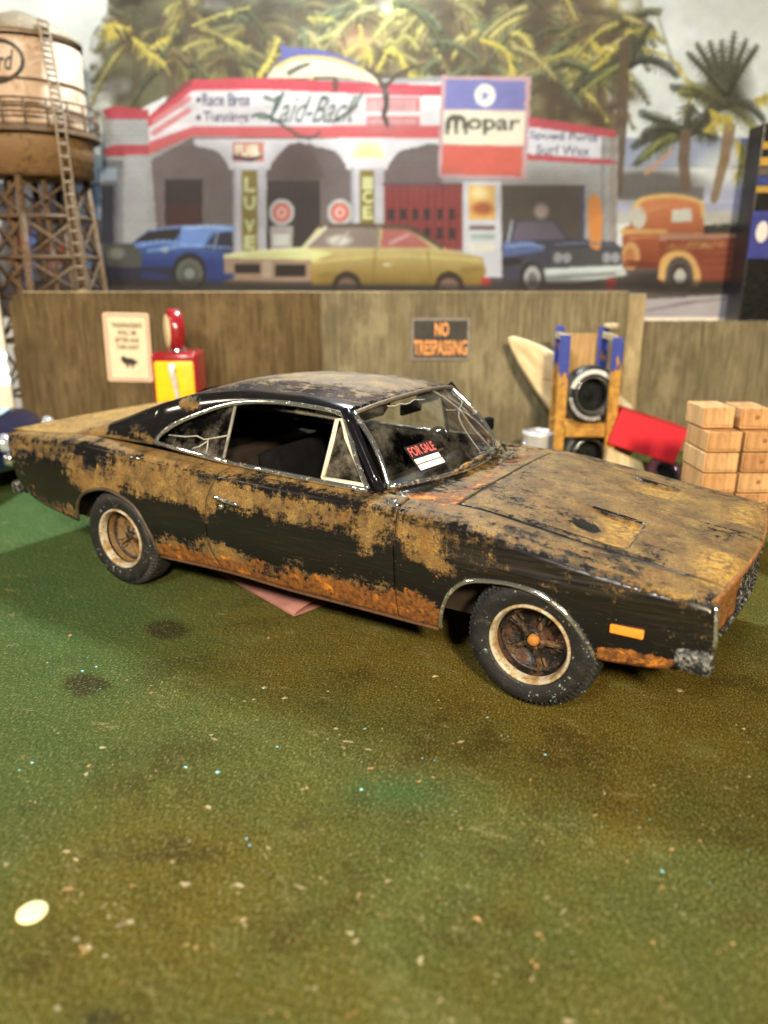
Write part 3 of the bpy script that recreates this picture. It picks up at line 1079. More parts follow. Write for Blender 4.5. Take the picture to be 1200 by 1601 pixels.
link('grille', grid_mesh('grille', nose_face(-.40, .40, .50, .715, -.018), True), M['pitted_chrome'], car)
for k in range(21):
    yb = -.385 + .77 * k / 20
    link('grille_bar', Geo().box((float(xfront(yb)) - .044, yb, .625), (.03, .012, .19)).mesh('grille_bar'), M['pitted_chrome'], car)
for sg in (-1, 1):
    V = nose_face(-.875, -.405, .49, .72, .0)
    V[..., 1] *= sg if sg > 0 else 1
    if sg > 0:
        V[..., 1] = -nose_face(-.875, -.405, .49, .72, .0)[..., 1]
    link('headlamp_cover', grid_mesh('headlamp_cover', V, True, sg > 0), M['rust'], car).modifiers.new('thickness', 'SOLIDIFY').thickness = .012
for z_, r_ in ((.735, .013), (.498, .012)):
    link('grille_surround', Geo().tube([(float(xfront(y)) - .012 - (.012 if z_ < .6 else 0), y, z_ + .022 * (1 - (abs(y) / .88)**2)) for y in np.linspace(-.872, .872, 40)], r_, 6).mesh('grille_surround', True), M['rust'] if z_ > .6 else M['pitted_chrome'], car)
VV = np.array([[(float(xfront(y)) - .06 - .05 * t, y, .50 - .14 * t) for y in np.linspace(-.84, .84, 24)] for t in np.linspace(0, 1, 5)])
link('valance', grid_mesh('valance', VV, True), worn('rusty_dark_valance', (.015, .013, .012), (.14, .05, .01), (.06, .025, .01), 12, (.4, .8), 0, .008, .4), car)
for s in (-1, 1):
    bm = bmesh.new()
    add_box(bm, (2.235, s * .880, .452), (.17, .085, .115), Matrix.Rotation(s * .12, 3, 'Z'), .035)
    link('bumper_end', bm_mesh('bumper_end', bm, True), M['pitted_chrome'], car)
    # vertical edge of the wing
    link('wing_edge', Geo().tube([(2.288 + .022 * t, s * (.868 + .012 * t), .730 - .20 * t) for t in np.linspace(0, 1, 6)], .013, 6).mesh('wing_edge', True), M['chrome'], car)
    # side markers
    bm = bmesh.new(); add_box(bm, (1.945, s * .934, .540), (.150, .024, .042), Matrix.Rotation(-s * .03, 3, 'Z'), .006)
    mk = link('side_marker', bm_mesh('side_marker', bm), M['amber'], car)
    bm = bmesh.new(); add_box(bm, (-2.50, s * .870, .615), (.10, .03, .05), Matrix.Rotation(s * .1, 3, 'Z'), .008)
    link('side_marker', bm_mesh('side_marker', bm), M['red_lens'], car)['label'] = 'red rear side marker'
# tail lamps
for s in (-1, 1):
    bm = bmesh.new(); add_box(bm, (-2.775, s * .45, .76), (.03, .55, .10), None, .012)
    link('tail_lamp', bm_mesh('tail_lamp', bm), M['red_lens'], car)

# ---- wheels
def tread(k, j, r, h):
    if r > .309 and k % 2 == 0:
        if r < .334:
            return r - .020, h + (.010 if h < .1 else -.010)
        return r - .014, h
    return r, h


prof = [(.205, .020), (.216, .000), (.228, -.004), (.262, -.014), (.296, -.012), (.312, -.004), (.322, .006), (.333, .018), (.341, .034), (.345, .060), (.345, .145), (.341, .172), (.322, .20), (.28, .212), (.20, .20)]
tyre_me = Geo().add(lathe_geo(prof, 144, 'y', tread)).mesh('tyre', True)
for p in tyre_me.polygons:
    p.use_smooth = p.index % 14 < 5 or p.index % 14 > 12
lip_me = Geo().add(lathe_geo([(.204, .030), (.212, .004), (.210, -.006), (.204, -.010), (.197, -.006), (.191, .010), (.184, .040)], 64)).mesh('rim_lip', True)
dish_me = Geo().add(lathe_geo([(.186, .034), (.180, .060), (.176, .085), (.150, .098), (.145, .110), (.06, .112), (.0, .112)], 64)).mesh('rim', True)


def spokes_mesh():
    bm = bmesh.new()
    for k in range(5):
        a = 2 * math.pi * k / 5 + .32
        R = Matrix.Rotation(a, 3, 'Y')
        c = R @ Vector((.098, .082, 0))
        add_box(bm, c, (.135, .030, .026), R @ Matrix.Rotation(.12, 3, 'Z'), .010)
        for q in (-1, 1):
            R2 = Matrix.Rotation(a + q * .20, 3, 'Y')
            add_box(bm, R2 @ Vector((.135, .090, 0)), (.055, .018, .012), R2, .004)
    me = bm_mesh('spoke_set', bm)
    return me


ring_me = Geo().add(lathe_geo([(.176, .075), (.172, .066), (.160, .066), (.154, .078)], 48)).add(lathe_geo([(.062, .10), (.060, .074), (.048, .066), (.036, .066)], 32)).mesh('rim_ring', True)
cap_me = Geo().add(lathe_geo([(.031, .074), (.029, .054), (.022, .045), (.010, .042), (.0, .041)], 24)).mesh('hub_cap', True)
sp_me = spokes_mesh()
nut_me = Geo().add(lathe_geo([(.0, .066), (.010, .066), (.012, .072), (.012, .1)], 8)).mesh('wheel_nut')


def wheel(x, s, front):
    w = bpy.data.objects.new('wheel', tyre_me)
    tyre_me.materials.clear(); tyre_me.materials.append(M['tyre'])
    COL.objects.link(w)
    w.parent = car
    w.location = (x, s * .935, .345)
    w.rotation_euler = (0, 1.0 if front else 2.2, 0) if s < 0 else (0, .7, math.pi)
    nk = 0
    for me, nm, mt in ((lip_me, 'rim_lip', M['rim_lip']), (dish_me, 'rim', M['rim_dark'] if front else M['rim_tan']), (ring_me, 'rim_ring', M['rim_dark']), (sp_me, 'spokes', M['spoke'] if front else M['rim_tan']), (cap_me, 'hub_cap', M['hub_orange'] if front else M['rim_dark'])) + ((nut_me, 'wheel_nut', M['rim_dark']),) * 5:
        c = bpy.data.objects.new(nm, me)
        if not me.materials:
            me.materials.append(mt)
        COL.objects.link(c)
        c.parent = w
        c.material_slots[0].link = 'OBJECT'
        c.material_slots[0].material = mt
        if not front and me is not lip_me:
            c.location = (0, .022, 0)
        if me is nut_me:
            a = 2 * math.pi * (nk + .5) / 5 + .32
            nk += 1
            c.location = (.062 * math.cos(a), c.location[1] + .02, .062 * math.sin(a))
    return w


for x, f in ((1.486, True), (-1.486, False)):
    for s in (-1, 1):
        wheel(x, s, f)

# wipers, rusted on to the cowl
for pts in [[(-.40, .0, .03), (-.30, .03, .035), (-.05, .055, .04), (.20, .06, .045)], [(.25, .02, .03), (.5, .03, .04), (.8, .03, .04)]]:
    ps = [ws_off(a, b, d) for a, b, d in pts]
    link('wiper', Geo().tube(catmull(ps, 12), [.014 + .006 * math.sin(i * 1.7) for i in range(12)], 7).mesh('wiper', True), worn('rusted_wiper', (.05, .035, .02), (.42, .20, .03), (.22, .15, .06), 24, (.6, .85), 0, .01, .55), car)

# for sale card behind the glass
q = [onplane(px, py, ws_pt(-.3, .25), np.cross(ws_pt(-.2, .25) - ws_pt(-.3, .25), ws_pt(-.3, .4) - ws_pt(-.3, .25))) for px, py in ((627, 704), (668, 692), (693, 728), (652, 743))]
cen = sum(q) / 4
rx = (q[1] + q[2] - q[0] - q[3]) / 2
ry = (q[0] + q[1] - q[2] - q[3]) / 2
wS, hS = np.linalg.norm(rx), np.linalg.norm(ry)
ux = rx / wS
nz = np.cross(ux, ry); nz /= np.linalg.norm(nz)
uy = np.cross(nz, ux)
sale = thing('for_sale_sign', 'small black, white and red FOR SALE card stuck inside the car windscreen', 'sign')
Mx = Matrix(((ux[0], uy[0], nz[0], cen[0]), (ux[1], uy[1], nz[1], cen[1]), (ux[2], uy[2], nz[2], cen[2]), (0, 0, 0, 1)))
sale.matrix_world = Mx
sale.location = Vector(cen) + Vector(nz) * .030
link('card', box_mesh('card', (0, 0, -.002), (wS, hS, .004)), plain('black_card', (.012, .010, .010), .6, 0, .2, 20), sale)
wp = plain('white_card_print', (.80, .79, .76), .6, 0, .04, 30)
for nm, c, d in (('blank_panel', (-wS * .30, -hS * .12), (wS * .32, hS * .19)), ('blank_panel', (wS * .17, -hS * .12), (wS * .56, hS * .19)), ('blank_panel', (0, -hS * .355), (wS * .92, hS * .21))):
    link(nm, box_mesh(nm, (c[0], c[1], .002), (d[0], d[1], .003)), wp, sale)
tm = text_mesh('FOR SALE', wS * .92, hS * .36, 0, .012)
o = link('lettering', tm, plain('red_sign_letters', (.78, .13, .12), .6, 0, .05, 30), sale)
o.location = (0, hS * .26, .003)

# ------------------------------------------------------------------ background set (station frame)
D_FENCE, D_BACKFENCE, D_POSTER = 8.6, 9.15, 10.4


def wood_mat(name, a, b, c, scale=1.0):
    g = G(name)
    grain = g.noise(5, 9, .7, vec=g.mapped((5 * scale, 5 * scale, .42)), dist=.3)
    strip = g.noise(3, 2, .5, vec=g.mapped((5.5 * scale, 1, .02)))
    blot = g.noise(1.3, 6, .6)
    fine = g.noise(10, 5, .7, vec=g.mapped((22, 22, 1.1)))
    col = g.mix(g.ramp(grain, .37, .63), tuple(x * .75 for x in a), b)
    col = g.mix(g.math('MULTIPLY', g.ramp(strip, .42, .62), .28), col, c)
    col = g.mix(g.math('MULTIPLY', g.ramp(blot, .44, .66), .6), col, tuple(x * .55 for x in a))
    b2 = g.noise(2.6, 7, .68, vec=g.mapped((1, 1, .6), (4, 4, 4)))
    col = g.mix(g.math('MULTIPLY', g.ramp(b2, .50, .68), .65), col, tuple(min(1, x * 1.25) for x in b))
    col = g.mix(g.math('MULTIPLY', g.ramp(fine, .52, .72), .4), col, tuple(x * .4 for x in a))
    return g.done(g.bsdf(col, .75, 0, g.bump(grain, .012), .25))


M['board_brown'] = wood_mat('stained_board', (.092, .062, .026), (.150, .107, .050), (.070, .044, .017))
M['board_grey'] = wood_mat('grey_green_board', (.172, .145, .086), (.255, .222, .140), (.135, .108, .060))
M['board_edge'] = wood_mat('pale_board_edge', (.36, .29, .16), (.46, .38, .23), (.28, .21, .11))

xl, zt_ = sz(10, 456, D_FENCE)
xm, _ = sz(500, 456, D_FENCE)
xr, zt2 = sz(983, 459, D_FENCE)
xe, _ = sz(1010, 459, D_FENCE)
HF = (zt_ + zt2) / 2
fence = thing('board_fence', 'long brown stained wooden board fence standing behind the car, with a thick pale end post', 'fence', st(0, D_FENCE), ROTZ)


def nicked_panel(name, x0, x1, h, th, nick=None):
    pts = [(x0, 0), (x1, 0), (x1, h)]
    n = 24
    r = random.Random(int(abs(x0) * 100))
    for k in range(1, n):
        pts.append((x1 + (x0 - x1) * k / n, h - r.uniform(0, .006)))
    if nick:
        pts += [(x0 + .10, h - .004), (x0 + .085, h - .05), (x0 + .02, h - .09), (x0, h - .13), (x0 + .005, h - .55), (x0 - .02, h - .60), (x0 - .015, h - .7)]
    else:
        pts.append((x0, h))
    m = len(pts)
    V = [(x, 0, z) for x, z in pts] + [(x, th, z) for x, z in pts]
    Fc = [tuple(range(m)), tuple(range(2 * m - 1, m - 1, -1))] + [(i, i + m, (i + 1) % m + m, (i + 1) % m) for i in range(m)]
    return mesh(name, V, Fc)


link('panel', nicked_panel('panel', xl, xm - .003, HF, .07, True), M['board_brown'], fence)
p2 = link('panel', nicked_panel('panel', xm + .003, xr, HF, .07), M['board_grey'], fence)
p2['label'] = 'greyer right-hand panel'
link('end_post', box_mesh('end_post', ((xr + xe) / 2 + .002, .035, HF / 2 - .006), (xe - xr, .11, HF - .012), None, .008), M['board_edge'], fence)
link('top_edge', box_mesh('top_edge', ((xl + xr) / 2 + .08, .036, HF + .006), (xr - xl - .16, .064, .012), None, .004), M['board_edge'], fence)

xb0, zb0 = sz(985, 500, D_BACKFENCE)
xb1, _ = sz(1330, 500, D_BACKFENCE)
bf = thing('low_board_fence', 'lower grey-brown board fence behind the crate stack, set back from the long fence', 'fence', st(0, D_BACKFENCE), ROTZ)
nb = 3
for k in range(nb):
    a, b = xb0 + (xb1 - xb0) * k / nb, xb0 + (xb1 - xb0) * (k + 1) / nb
    link('panel', nicked_panel('panel', a + .003, b - .003, zb0 - .01, .06), M['board_grey'], bf)

# ---- notices on the fence
def notice(name, label, quad, D, colors):
    S = [sz(px, py, D) for px, py in quad]
    x0 = (S[0][0] + S[3][0]) / 2; x1 = (S[1][0] + S[2][0]) / 2
    z1 = (S[0][1] + S[1][1]) / 2; z0 = (S[2][1] + S[3][1]) / 2
    w, h = x1 - x0, z1 - z0
    P = st((x0 + x1) / 2, D, (z0 + z1) / 2)
    t = thing(name, label, 'sign', P, ROTZ)
    return t, w, h


def put_text(t, s, w, h, x, z, mat, y=-.016, bold=.012, shear=0):
    o = link('lettering', text_mesh(s, w, h, shear, bold), mat, t)
    o.rotation_euler = (math.pi / 2, 0, 0)
    o.location = (x, y, z)
    return o


def rounded_plate(name, w, h, r, y0, y1):
    pts = []
    for cx, cz, a0 in ((w/2 - r, h/2 - r, 0), (-w/2 + r, h/2 - r, 90), (-w/2 + r, -h/2 + r, 180), (w/2 - r, -h/2 + r, 270)):
        for k in range(6):
            a = math.radians(a0 + 18 * k)
            pts.append((cx + r * math.cos(a), cz + r * math.sin(a)))
    m = len(pts)
    V = [(x, y0, z) for x, z in pts] + [(x, y1, z) for x, z in pts]
    Fc = [tuple(range(m - 1, -1, -1)), tuple(range(m, 2 * m))] + [(i, (i + 1) % m, (i + 1) % m + m, i + m) for i in range(m)]
    me = mesh(name, V, Fc)
    return me


ink = plain('faded_black_ink', (.035, .033, .028), .7, 0, .3, 20)
t, w, h = notice('trespass_notice', 'cream trespassers notice with pink border on the fence left of the gas pump', [(159, 489), (231, 489), (240, 596), (170, 597)], D_FENCE - .008, None)
t.rotation_euler = (0, math.radians(1.2), ROTZ)
link('paper', rounded_plate('paper', w, h, .03, -.006, 0), plain('cream_paper', (.74, .62, .43), .75, 0, .08, 6), t)
bd = Geo()
for sx in (-1, 1):
    bd.box((sx * (w/2 - .026), -.009, 0), (.024, .005, h - .05))
    bd.box((0, -.0092, sx * (h/2 - .026)), (w - .076, .005, .024))
link('border', bd.mesh('border'), plain('pink_border_print', (.70, .33, .26), .75, 0, .12, 9), t)
for k, (s, ww) in enumerate((('TRESPASSERS', .68), ('WILL BE', .42), ('BITTEN AND', .52), ('THEN SHOT', .50))):
    put_text(t, s, w * ww, h * .070, 0, h * (.32 - .105 * k), ink, -.010, .02)
dog = Geo()
for c, a, b in (((.0, -.20), .105, .035), ((-.10, -.165), .045, .030), ((.11, -.215), .05, .018)):
    m = 14
    V = [(c[0] * w / .5 * .55 + a * w / .5 * .75 * math.cos(2*math.pi*k/m), -.010, c[1] * h + b * h / .7 * math.sin(2*math.pi*k/m)) for k in range(m)]
    dog.add((V, [tuple(range(m))[::-1]]))
for lx in (-.05, -.02, .05, .08):
    dog.add(([(lx * w * 1.1, -.0104, -.21 * h), (lx * w * 1.1 + .012, -.0104, -.21 * h), (lx * w * 1.1 + .006, -.0104, -.29 * h), (lx * w * 1.1 - .008, -.0104, -.29 * h)], [(3, 2, 1, 0)]))
link('dog_print', dog.mesh('dog_print'), ink, t)

t, w, h = notice('no_trespassing_sign', 'black and orange NO TRESPASSING sign on the fence left of the surfboard', [(643, 497), (735, 497), (733, 563), (642, 563)], D_FENCE - .008, None)
link('plate', box_mesh('plate', (0, -.004, 0), (w, .010, h), None, .002), plain('sign_black', (.022, .020, .019), .55, 0, .3, 8), t)
org = plain('orange_sign_ink', (.80, .34, .10), .6, 0, .12, 14)
fr2 = Geo()
for sx in (-1, 1):
    fr2.box((sx * (w/2 - .014), -.010, 0), (.028, .008, h)).box((0, -.010, sx * (h/2 - .014)), (w - .056, .008, .028))
link('frame', fr2.mesh('frame'), plain('grey_sign_border', (.20, .18, .165), .5, 0, .2, 10), t)
put_text(t, 'NO', w * .24, h * .33, w * .02, h * .235, org, -.0115, .03)
put_text(t, 'TRESPASSING', w * .91, h * .36, 0, -h * .20, org, -.0115, .022)

# ---- toy gas pump
PD = 7.95
S0, _ = sz(279, 560, PD)
pump = thing('gas_pump', 'toy gas pump with red body, yellow panel and red globe, standing before the fence', 'gas pump', st(S0, PD), ROTZ)
ptop = sz(279, 548, PD)[1]
mpp = (PD * cp + .8 * sp) / F_PX
pw = 71 * mpp
red = plain('glossy_red_enamel', (.26, .012, .018), .22, 0, .12, 6, coat=.5)
yel = plain('yellow_enamel', (.84, .52, .012), .3, 0, .08, 8, coat=.3)
bm = bmesh.new(); add_box(bm, (0, 0, ptop / 2 + .03), (pw, .42, ptop - .06), None, .045)
link('housing', bm_mesh('housing', bm, True), red, pump)
bm = bmesh.new(); add_box(bm, (0, 0, .04), (pw * 1.1, .48, .08), None, .02)
link('plinth', bm_mesh('plinth', bm), M['black'], pump)
bm = bmesh.new(); add_box(bm, (0, -.212, ptop - .10 - ptop * .40), (pw * .84, .03, ptop * .82), None, .02)
link('front_panel', bm_mesh('front_panel', bm, True), yel, pump)
noz = Geo().tube(catmull([(-.01, -.25, ptop - .12), (.0, -.29, ptop - .20), (.02, -.27, ptop - .34), (.035, -.25, ptop - .60)], 16), [.036] * 4 + [.028] * 6 + [.022] * 6, 10)
link('nozzle', noz.mesh('nozzle', True), plain('white_nozzle', (.66, .66, .68), .35, .2, .15, 14), pump)
hs = Geo().tube(catmull([(.04, -.26, ptop - .60), (.10, -.30, ptop - .9), (.0, -.32, .25), (-.14, -.26, .5), (-.17, -.24, ptop - .5)], 30), .018, 8)
link('hose', hs.mesh('hose', True), M['black'], pump)
gz = sz(279, 480, PD)[1]
gh = gz - ptop
gp_ = Geo().add(lathe_geo([(0, -.075), (gh * .40, -.075), (gh * .50, -.05), (gh * .50, .05), (gh * .40, .075), (0, .075)], 40))
glb = link('globe', gp_.mesh('globe', True), red, pump)
glb.location = (-.02, 0, ptop + gh * .47)
glb.rotation_euler = (0, 0, math.radians(-62))
glb.scale = (.86, 1, 1.0)
gf = Geo().add(lathe_geo([(0, -.082), (gh * .36, -.082), (gh * .38, -.074)], 32))
fo = link('globe_face', gf.mesh('globe_face', True), plain('cream_globe_face', (.72, .58, .34), .4, 0, .1, 9), glb)
link('globe_collar', Geo().add(lathe_geo([(.09, ptop - .01), (.09, ptop + .02), (.06, ptop + .05), (0, ptop + .05)], 20, 'z')).mesh('globe_collar', True), M['chrome'], pump)

# ---- surfboard leaning on the fence
pale = wood_mat('pale_balsa', (.66, .53, .31), (.76, .63, .40), (.60, .46, .25), .5)
BD = 8.18
tipS, tipZ = sz(797, 527, BD)
endS, endZ = sz(985, 702, BD)
L = math.hypot(endS - tipS, tipZ - endZ)
brd = thing('surfboard', 'pale bare wooden surfboard leaning against the fence behind the tyre rack', 'surfboard', st((tipS + endS) / 2, BD, (tipZ + endZ) / 2), ROTZ)
ang = math.atan2(endS - tipS, tipZ - endZ)          # lean in the fence plane
n = 40
rows = []
for i in range(n + 1):
    u_ = i / n
    wd = .335 * (math.sin(math.pi * min(1, u_ * .60 + .0)) ** .66) * (1 if u_ < .8 else 1 - .55 * smooth01((u_ - .8) / .2))
    zz = L * (.5 - u_)
    rows.append([(sx * wd, sy * .022 * (1 - .6 * abs(sx)**3), zz) for sx, sy in ((-1, 0), (-.75, -1), (0, -1.15), (.75, -1), (1, 0), (.75, 1), (0, 1.15), (-.75, 1))])
BV = np.array(rows)
V = BV.reshape(-1, 3)
Fc = [(i * 8 + k, (i + 1) * 8 + k, (i + 1) * 8 + (k + 1) % 8, i * 8 + (k + 1) % 8) for i in range(n) for k in range(8)] + [tuple(range(8)), tuple(n * 8 + k for k in range(7, -1, -1))]
bo = link('blank', mesh('blank', V, Fc, True), pale, brd)
bo.rotation_euler = (math.radians(-9), -ang, 0)
sg = box_mesh('stringer', (0, -.0275, L * .12), (.30, .004, .016), Matrix.Rotation(.95, 3, 'Y'))
link('stringer', sg, plain('brown_pencil_line', (.34, .24, .13), .7, 0, .1, 20), bo)

# ---- tyre rack with blue and ochre flaking paint
RD = 7.55
ochre_blue = worn('flaking_blue_on_ochre', (.42, .20, .028), (.30, .13, .02), (.50, .27, .05), 9, (.55, .75), 0, .006, .4)


def flaky(name):
    g = G(name)
    z = g.sep(g.obj())[2]
    nn = g.noise(6, 7, .65, vec=g.mapped((1, 1, .5)))
    v_ = g.math('ADD', g.ramp(z, .75, 1.55, -.20, .15), g.math('SUBTRACT', nn, .5))
    k = g.ramp(v_, .015, .05)
    o_ = g.mix(g.ramp(g.noise(14, 5, .6), .35, .65), (.30, .135, .018), (.50, .27, .045))
    return g.done(g.bsdf(g.mix(k, o_, (.022, .045, .30)), .55, 0, g.bump(g.math('ADD', k, g.noise(30)), .004)))


fl = flaky('flaking_blue_ochre_paint')
rl, rt = sz(884, 524, RD)
rr_, rt2 = sz(967, 528, RD)
rack = thing('tyre_rack', 'narrow wooden tyre rack with flaking blue and ochre uprights, right of the surfboard', 'rack', st((rl + rr_) / 2, RD), ROTZ)
hw = (rr_ - rl) / 2
for sx, dy_, hh in ((-1, 0, rt), (1, 0, rt2), (-.80, .46, rt + .06), (.93, .46, rt + .05)):
    link('upright', box_mesh('upright', (sx * hw, dy_, hh / 2), (.098, .06, hh), None, .006), fl, rack)
zs1 = sz(925, 675, RD)[1]
for dy_ in (0, .46):
    link('crossbar', box_mesh('crossbar', (0, dy_ + .001, zs1), (2 * hw - .116 if dy_ == 0 else 2 * hw * .85 - .116, .05, .10), None, .008), fl, rack)
    link('crossbar', box_mesh('crossbar', (0, dy_ + .001, .16), (2 * hw - .116 if dy_ == 0 else 2 * hw * .85 - .116, .05, .09), None, .008), fl, rack)
for k in range(4):
    link('shelf_slat', box_mesh('shelf_slat', (0, .06 + .105 * k, zs1 + .062), (2 * hw - .02, .085, .018), None, .004), fl, rack)
for sx in (-1, 1):
    link('side_rail', box_mesh('side_rail', (sx * hw * .93, .23, rt - .03), (.05, .40, .06), None, .006), M['board_edge'], rack)
# pale back board and a rolled paper on it
zb_top = sz(930, 521, RD + .58)[1]
link('back_board', box_mesh('back_board', (.02, .56, zb_top * .5), (hw * 1.7, .03, zb_top), None, .006), wood_mat('tan_back_board', (.44, .28, .12), (.54, .36, .17), (.36, .22, .09)), rack)
jz = sz(955, 516, RD + .35)[1]


def spare(name, label, loc, R, rz=0, tilt=0, letters=True, rub=(.014, .015, .017), lipc=(.72, .75, .78)):
    t = thing(name, label, 'tyre', loc, ROTZ + rz)
    t.rotation_euler = (tilt, 0, ROTZ + rz)
    k = R / .345
    pr = [(r * k, hh * k) for r, hh in prof]
    me = Geo().add(lathe_geo(pr, 96, 'y', lambda a, b, r, hh: (r - .011 if r > .318 * k and a % 2 == 0 else r, hh))).mesh('casing', True)
    link('casing', me, plain('tyre_rubber', rub, .42, 0, .3, 14), t)
    link('wheel_lip', Geo().add(lathe_geo([(.204 * k, .01), (.212 * k, -.008), (.206 * k, -.012), (.196 * k, -.002), (.190 * k, .05)], 48)).mesh('wheel_lip', True), plain('polished_lip', lipc, .12, .9, .15, 8), t)
    link('wheel_dish', Geo().add(lathe_geo([(.191 * k, .045), (.180 * k, .15), (.05 * k, .16), (.04 * k, .13), (0, .125)], 40)).mesh('wheel_dish', True), plain('dark_wheel_dish', (.010, .011, .011), .7, .0, .3, 8, spec=.12), t)
    if letters:
        wl = plain('white_tyre_lettering', (.66, .68, .70), .55, 0, .1, 20)
        g2 = Geo()
        for i in range(15):
            a = math.radians(188 + 7.0 * i)
            c, s_ = math.cos(a), math.sin(a)
            r0, r1 = .258 * k, .300 * k
            da = .030
            q = [(r0, a - da), (r1, a - da), (r1, a + da * (.3 if i % 3 else 1)), (r0, a + da)]
            g2.add(([(r * math.cos(b), -.0185 * k, r * math.sin(b)) for r, b in q], [(0, 1, 2, 3)]))
        link('lettering', g2.mesh('lettering'), wl, t)
        band = [(r * k, -.0195 * k) for r in (.243, .292)]
        V, Fc = [], []
        for i in range(25):
            a = math.radians(38 + 124 * i / 24)
            V += [(r * math.cos(a), hh - .001, r * math.sin(a)) for r, hh in band]
        Fc = [(2*i, 2*i+1, 2*i+3, 2*i+2) for i in range(24)]
        link('white_band', mesh('white_band', V, Fc), wl, t)
    return t


tz = sz(926, 617, RD + .12)
mpr = (RD * cp + 1.1 * sp) / F_PX
spare('spare_wheel', 'white lettered spare tyre on the upper shelf of the rack', st(tz[0], RD + .10, tz[1]), 47 * mpr, math.radians(8), math.radians(-6))
tz2 = sz(918, 722, RD + .2)
spare('spare_wheel', 'spare tyre in the bottom of the rack half hidden by the bonnet', st(tz2[0], RD + .14, 45 * mpr), 45 * mpr, math.radians(4), math.radians(-8), False)
roll = thing('paper_roll', 'short roll of pale masking paper lying on top of the tyre rack', 'paper roll', st(sz(955, 522, RD + .4)[0], RD + .4, rt + .0), ROTZ)
roll_me = Geo().add(lathe_geo([(.055, 0), (.105, 0), (.11, .005), (.11, .055), (.105, .06), (.055, .06), (.055, 0)], 28, 'z')).mesh('roll', True)
link('roll', roll_me, plain('kraft_cream_roll', (.46, .38, .25), .85, 0, .2, 12), roll)
roll.location.z = rt + .042
roll.scale = (.7, .7, .7)

# ---- paint can
CD = 7.95
cs, cz_ = sz(843, 674, CD)
mc = (CD * cp + 1.6 * sp) / F_PX
can = thing('paint_can', 'white and silver metal paint can on the ground before the surfboard', 'can', st(cs, CD), ROTZ)
cr = 25 * mc
link('body', Geo().add(lathe_geo([(0, 0), (cr, 0), (cr * 1.02, .015), (cr, .03), (cr, cz_ * .48), (cr * 1.012, cz_ * .5), (cr, cz_ * .52), (cr, cz_ - .04), (cr * 1.03, cz_ - .03), (cr * 1.03, cz_ - .005), (cr * .93, cz_)], 40, 'z')).mesh('body', True), plain('white_tin', (.62, .62, .66), .3, .35, .15, 7), can)
link('lid', Geo().add(lathe_geo([(cr * .93, cz_ - .002), (cr * .90, cz_ - .02), (0, cz_ - .02)], 40, 'z')).mesh('lid', True), plain('silver_lid', (.66, .66, .74), .28, .6, .1, 9), can)
link('handle', Geo().tube([(cr * 1.05 * math.cos(a), -.02 + .10 * math.sin(a) * -1, cz_ * .78 - abs(math.sin(a)) * .16) for a in np.linspace(0, math.pi, 18)], .007, 6).mesh('handle', True), M['chrome'], can)

# ---- red box resting on wheels' leftovers
XD = 7.45
a0 = np.array(sz(966, 640, XD)); a1 = np.array(sz(1064, 672, XD)); a3 = np.array(sz(1060, 727, XD))
mid = (a0 + a3) / 2
tl = math.atan2(a1[1] - a0[1], a1[0] - a0[0])
Lb, Hb = np.linalg.norm(a1 - a0), (a1[1] - a3[1])
rb = thing('red_tin_box', 'bright red tin box lying tilted between the tyre rack and the crates', 'box', st(mid[0], XD, mid[1]), ROTZ)
bm = bmesh.new(); add_box(bm, (0, .17, 0), (Lb * 1.06, .34, Hb), None, .014)
o = link('case', bm_mesh('case', bm), plain('matt_signal_red', (.60, .012, .030), .6, 0, .03, 5), rb)
o.rotation_euler = (0, -tl, 0)
bm = bmesh.new(); add_box(bm, (0, .17, Hb * .5 + .006), (Lb * 1.05, .33, .014), None, .004)
link('lid', bm_mesh('lid', bm), plain('dark_red_lid', (.40, .010, .02), .4, 0, .1, 5), o)
# what the box rests on
ws_, wz_ = sz(1050, 752, XD - .15)
spare('toy_wheel', 'dusty pinkish toy wheel under the right end of the red tin box', st(ws_, XD - .02, .17), .21, math.radians(20), math.radians(-42), False, (.16, .07, .085), (.45, .36, .40))
ps_, pz_ = sz(985, 722, XD - .25)
wd_ = thing('wood_offcut', 'small pale wedge-shaped wood offcut propped under the red tin box', 'offcut', st(ps_, XD - .12), ROTZ)
V = [(-.22, 0, 0), (.28, 0, 0), (.16, 0, pz_ - .04), (-.18, 0, pz_ + .10)]
V = V + [(x, .10, z) for x, y, z in V]
link('wedge', mesh('wedge', V, [(0, 1, 2, 3), (7, 6, 5, 4), (0, 4, 5, 1), (1, 5, 6, 2), (2, 6, 7, 3), (3, 7, 4, 0)]), pale, wd_)

# ---- crates
KD = 5.62
crate_wood = [wood_mat('crate_pine_%s' % n_, a, b, c, .6) for n_, a, b, c in (('warm', (.50, .27, .11), (.60, .34, .15), (.42, .21, .08)), ('pale', (.54, .32, .14), (.66, .40, .19), (.46, .26, .11)), ('brown', (.40, .20, .085), (.52, .28, .12), (.34, .16, .06)))]
knob_m = plain('dark_crate_knot', (.22, .10, .04), .8, 0, .2, 20)
mk_ = (KD * cp + 1.3 * sp) / F_PX
cw, chh, cd = 54 * mk_, .166, .40
rnd = random.Random(8)


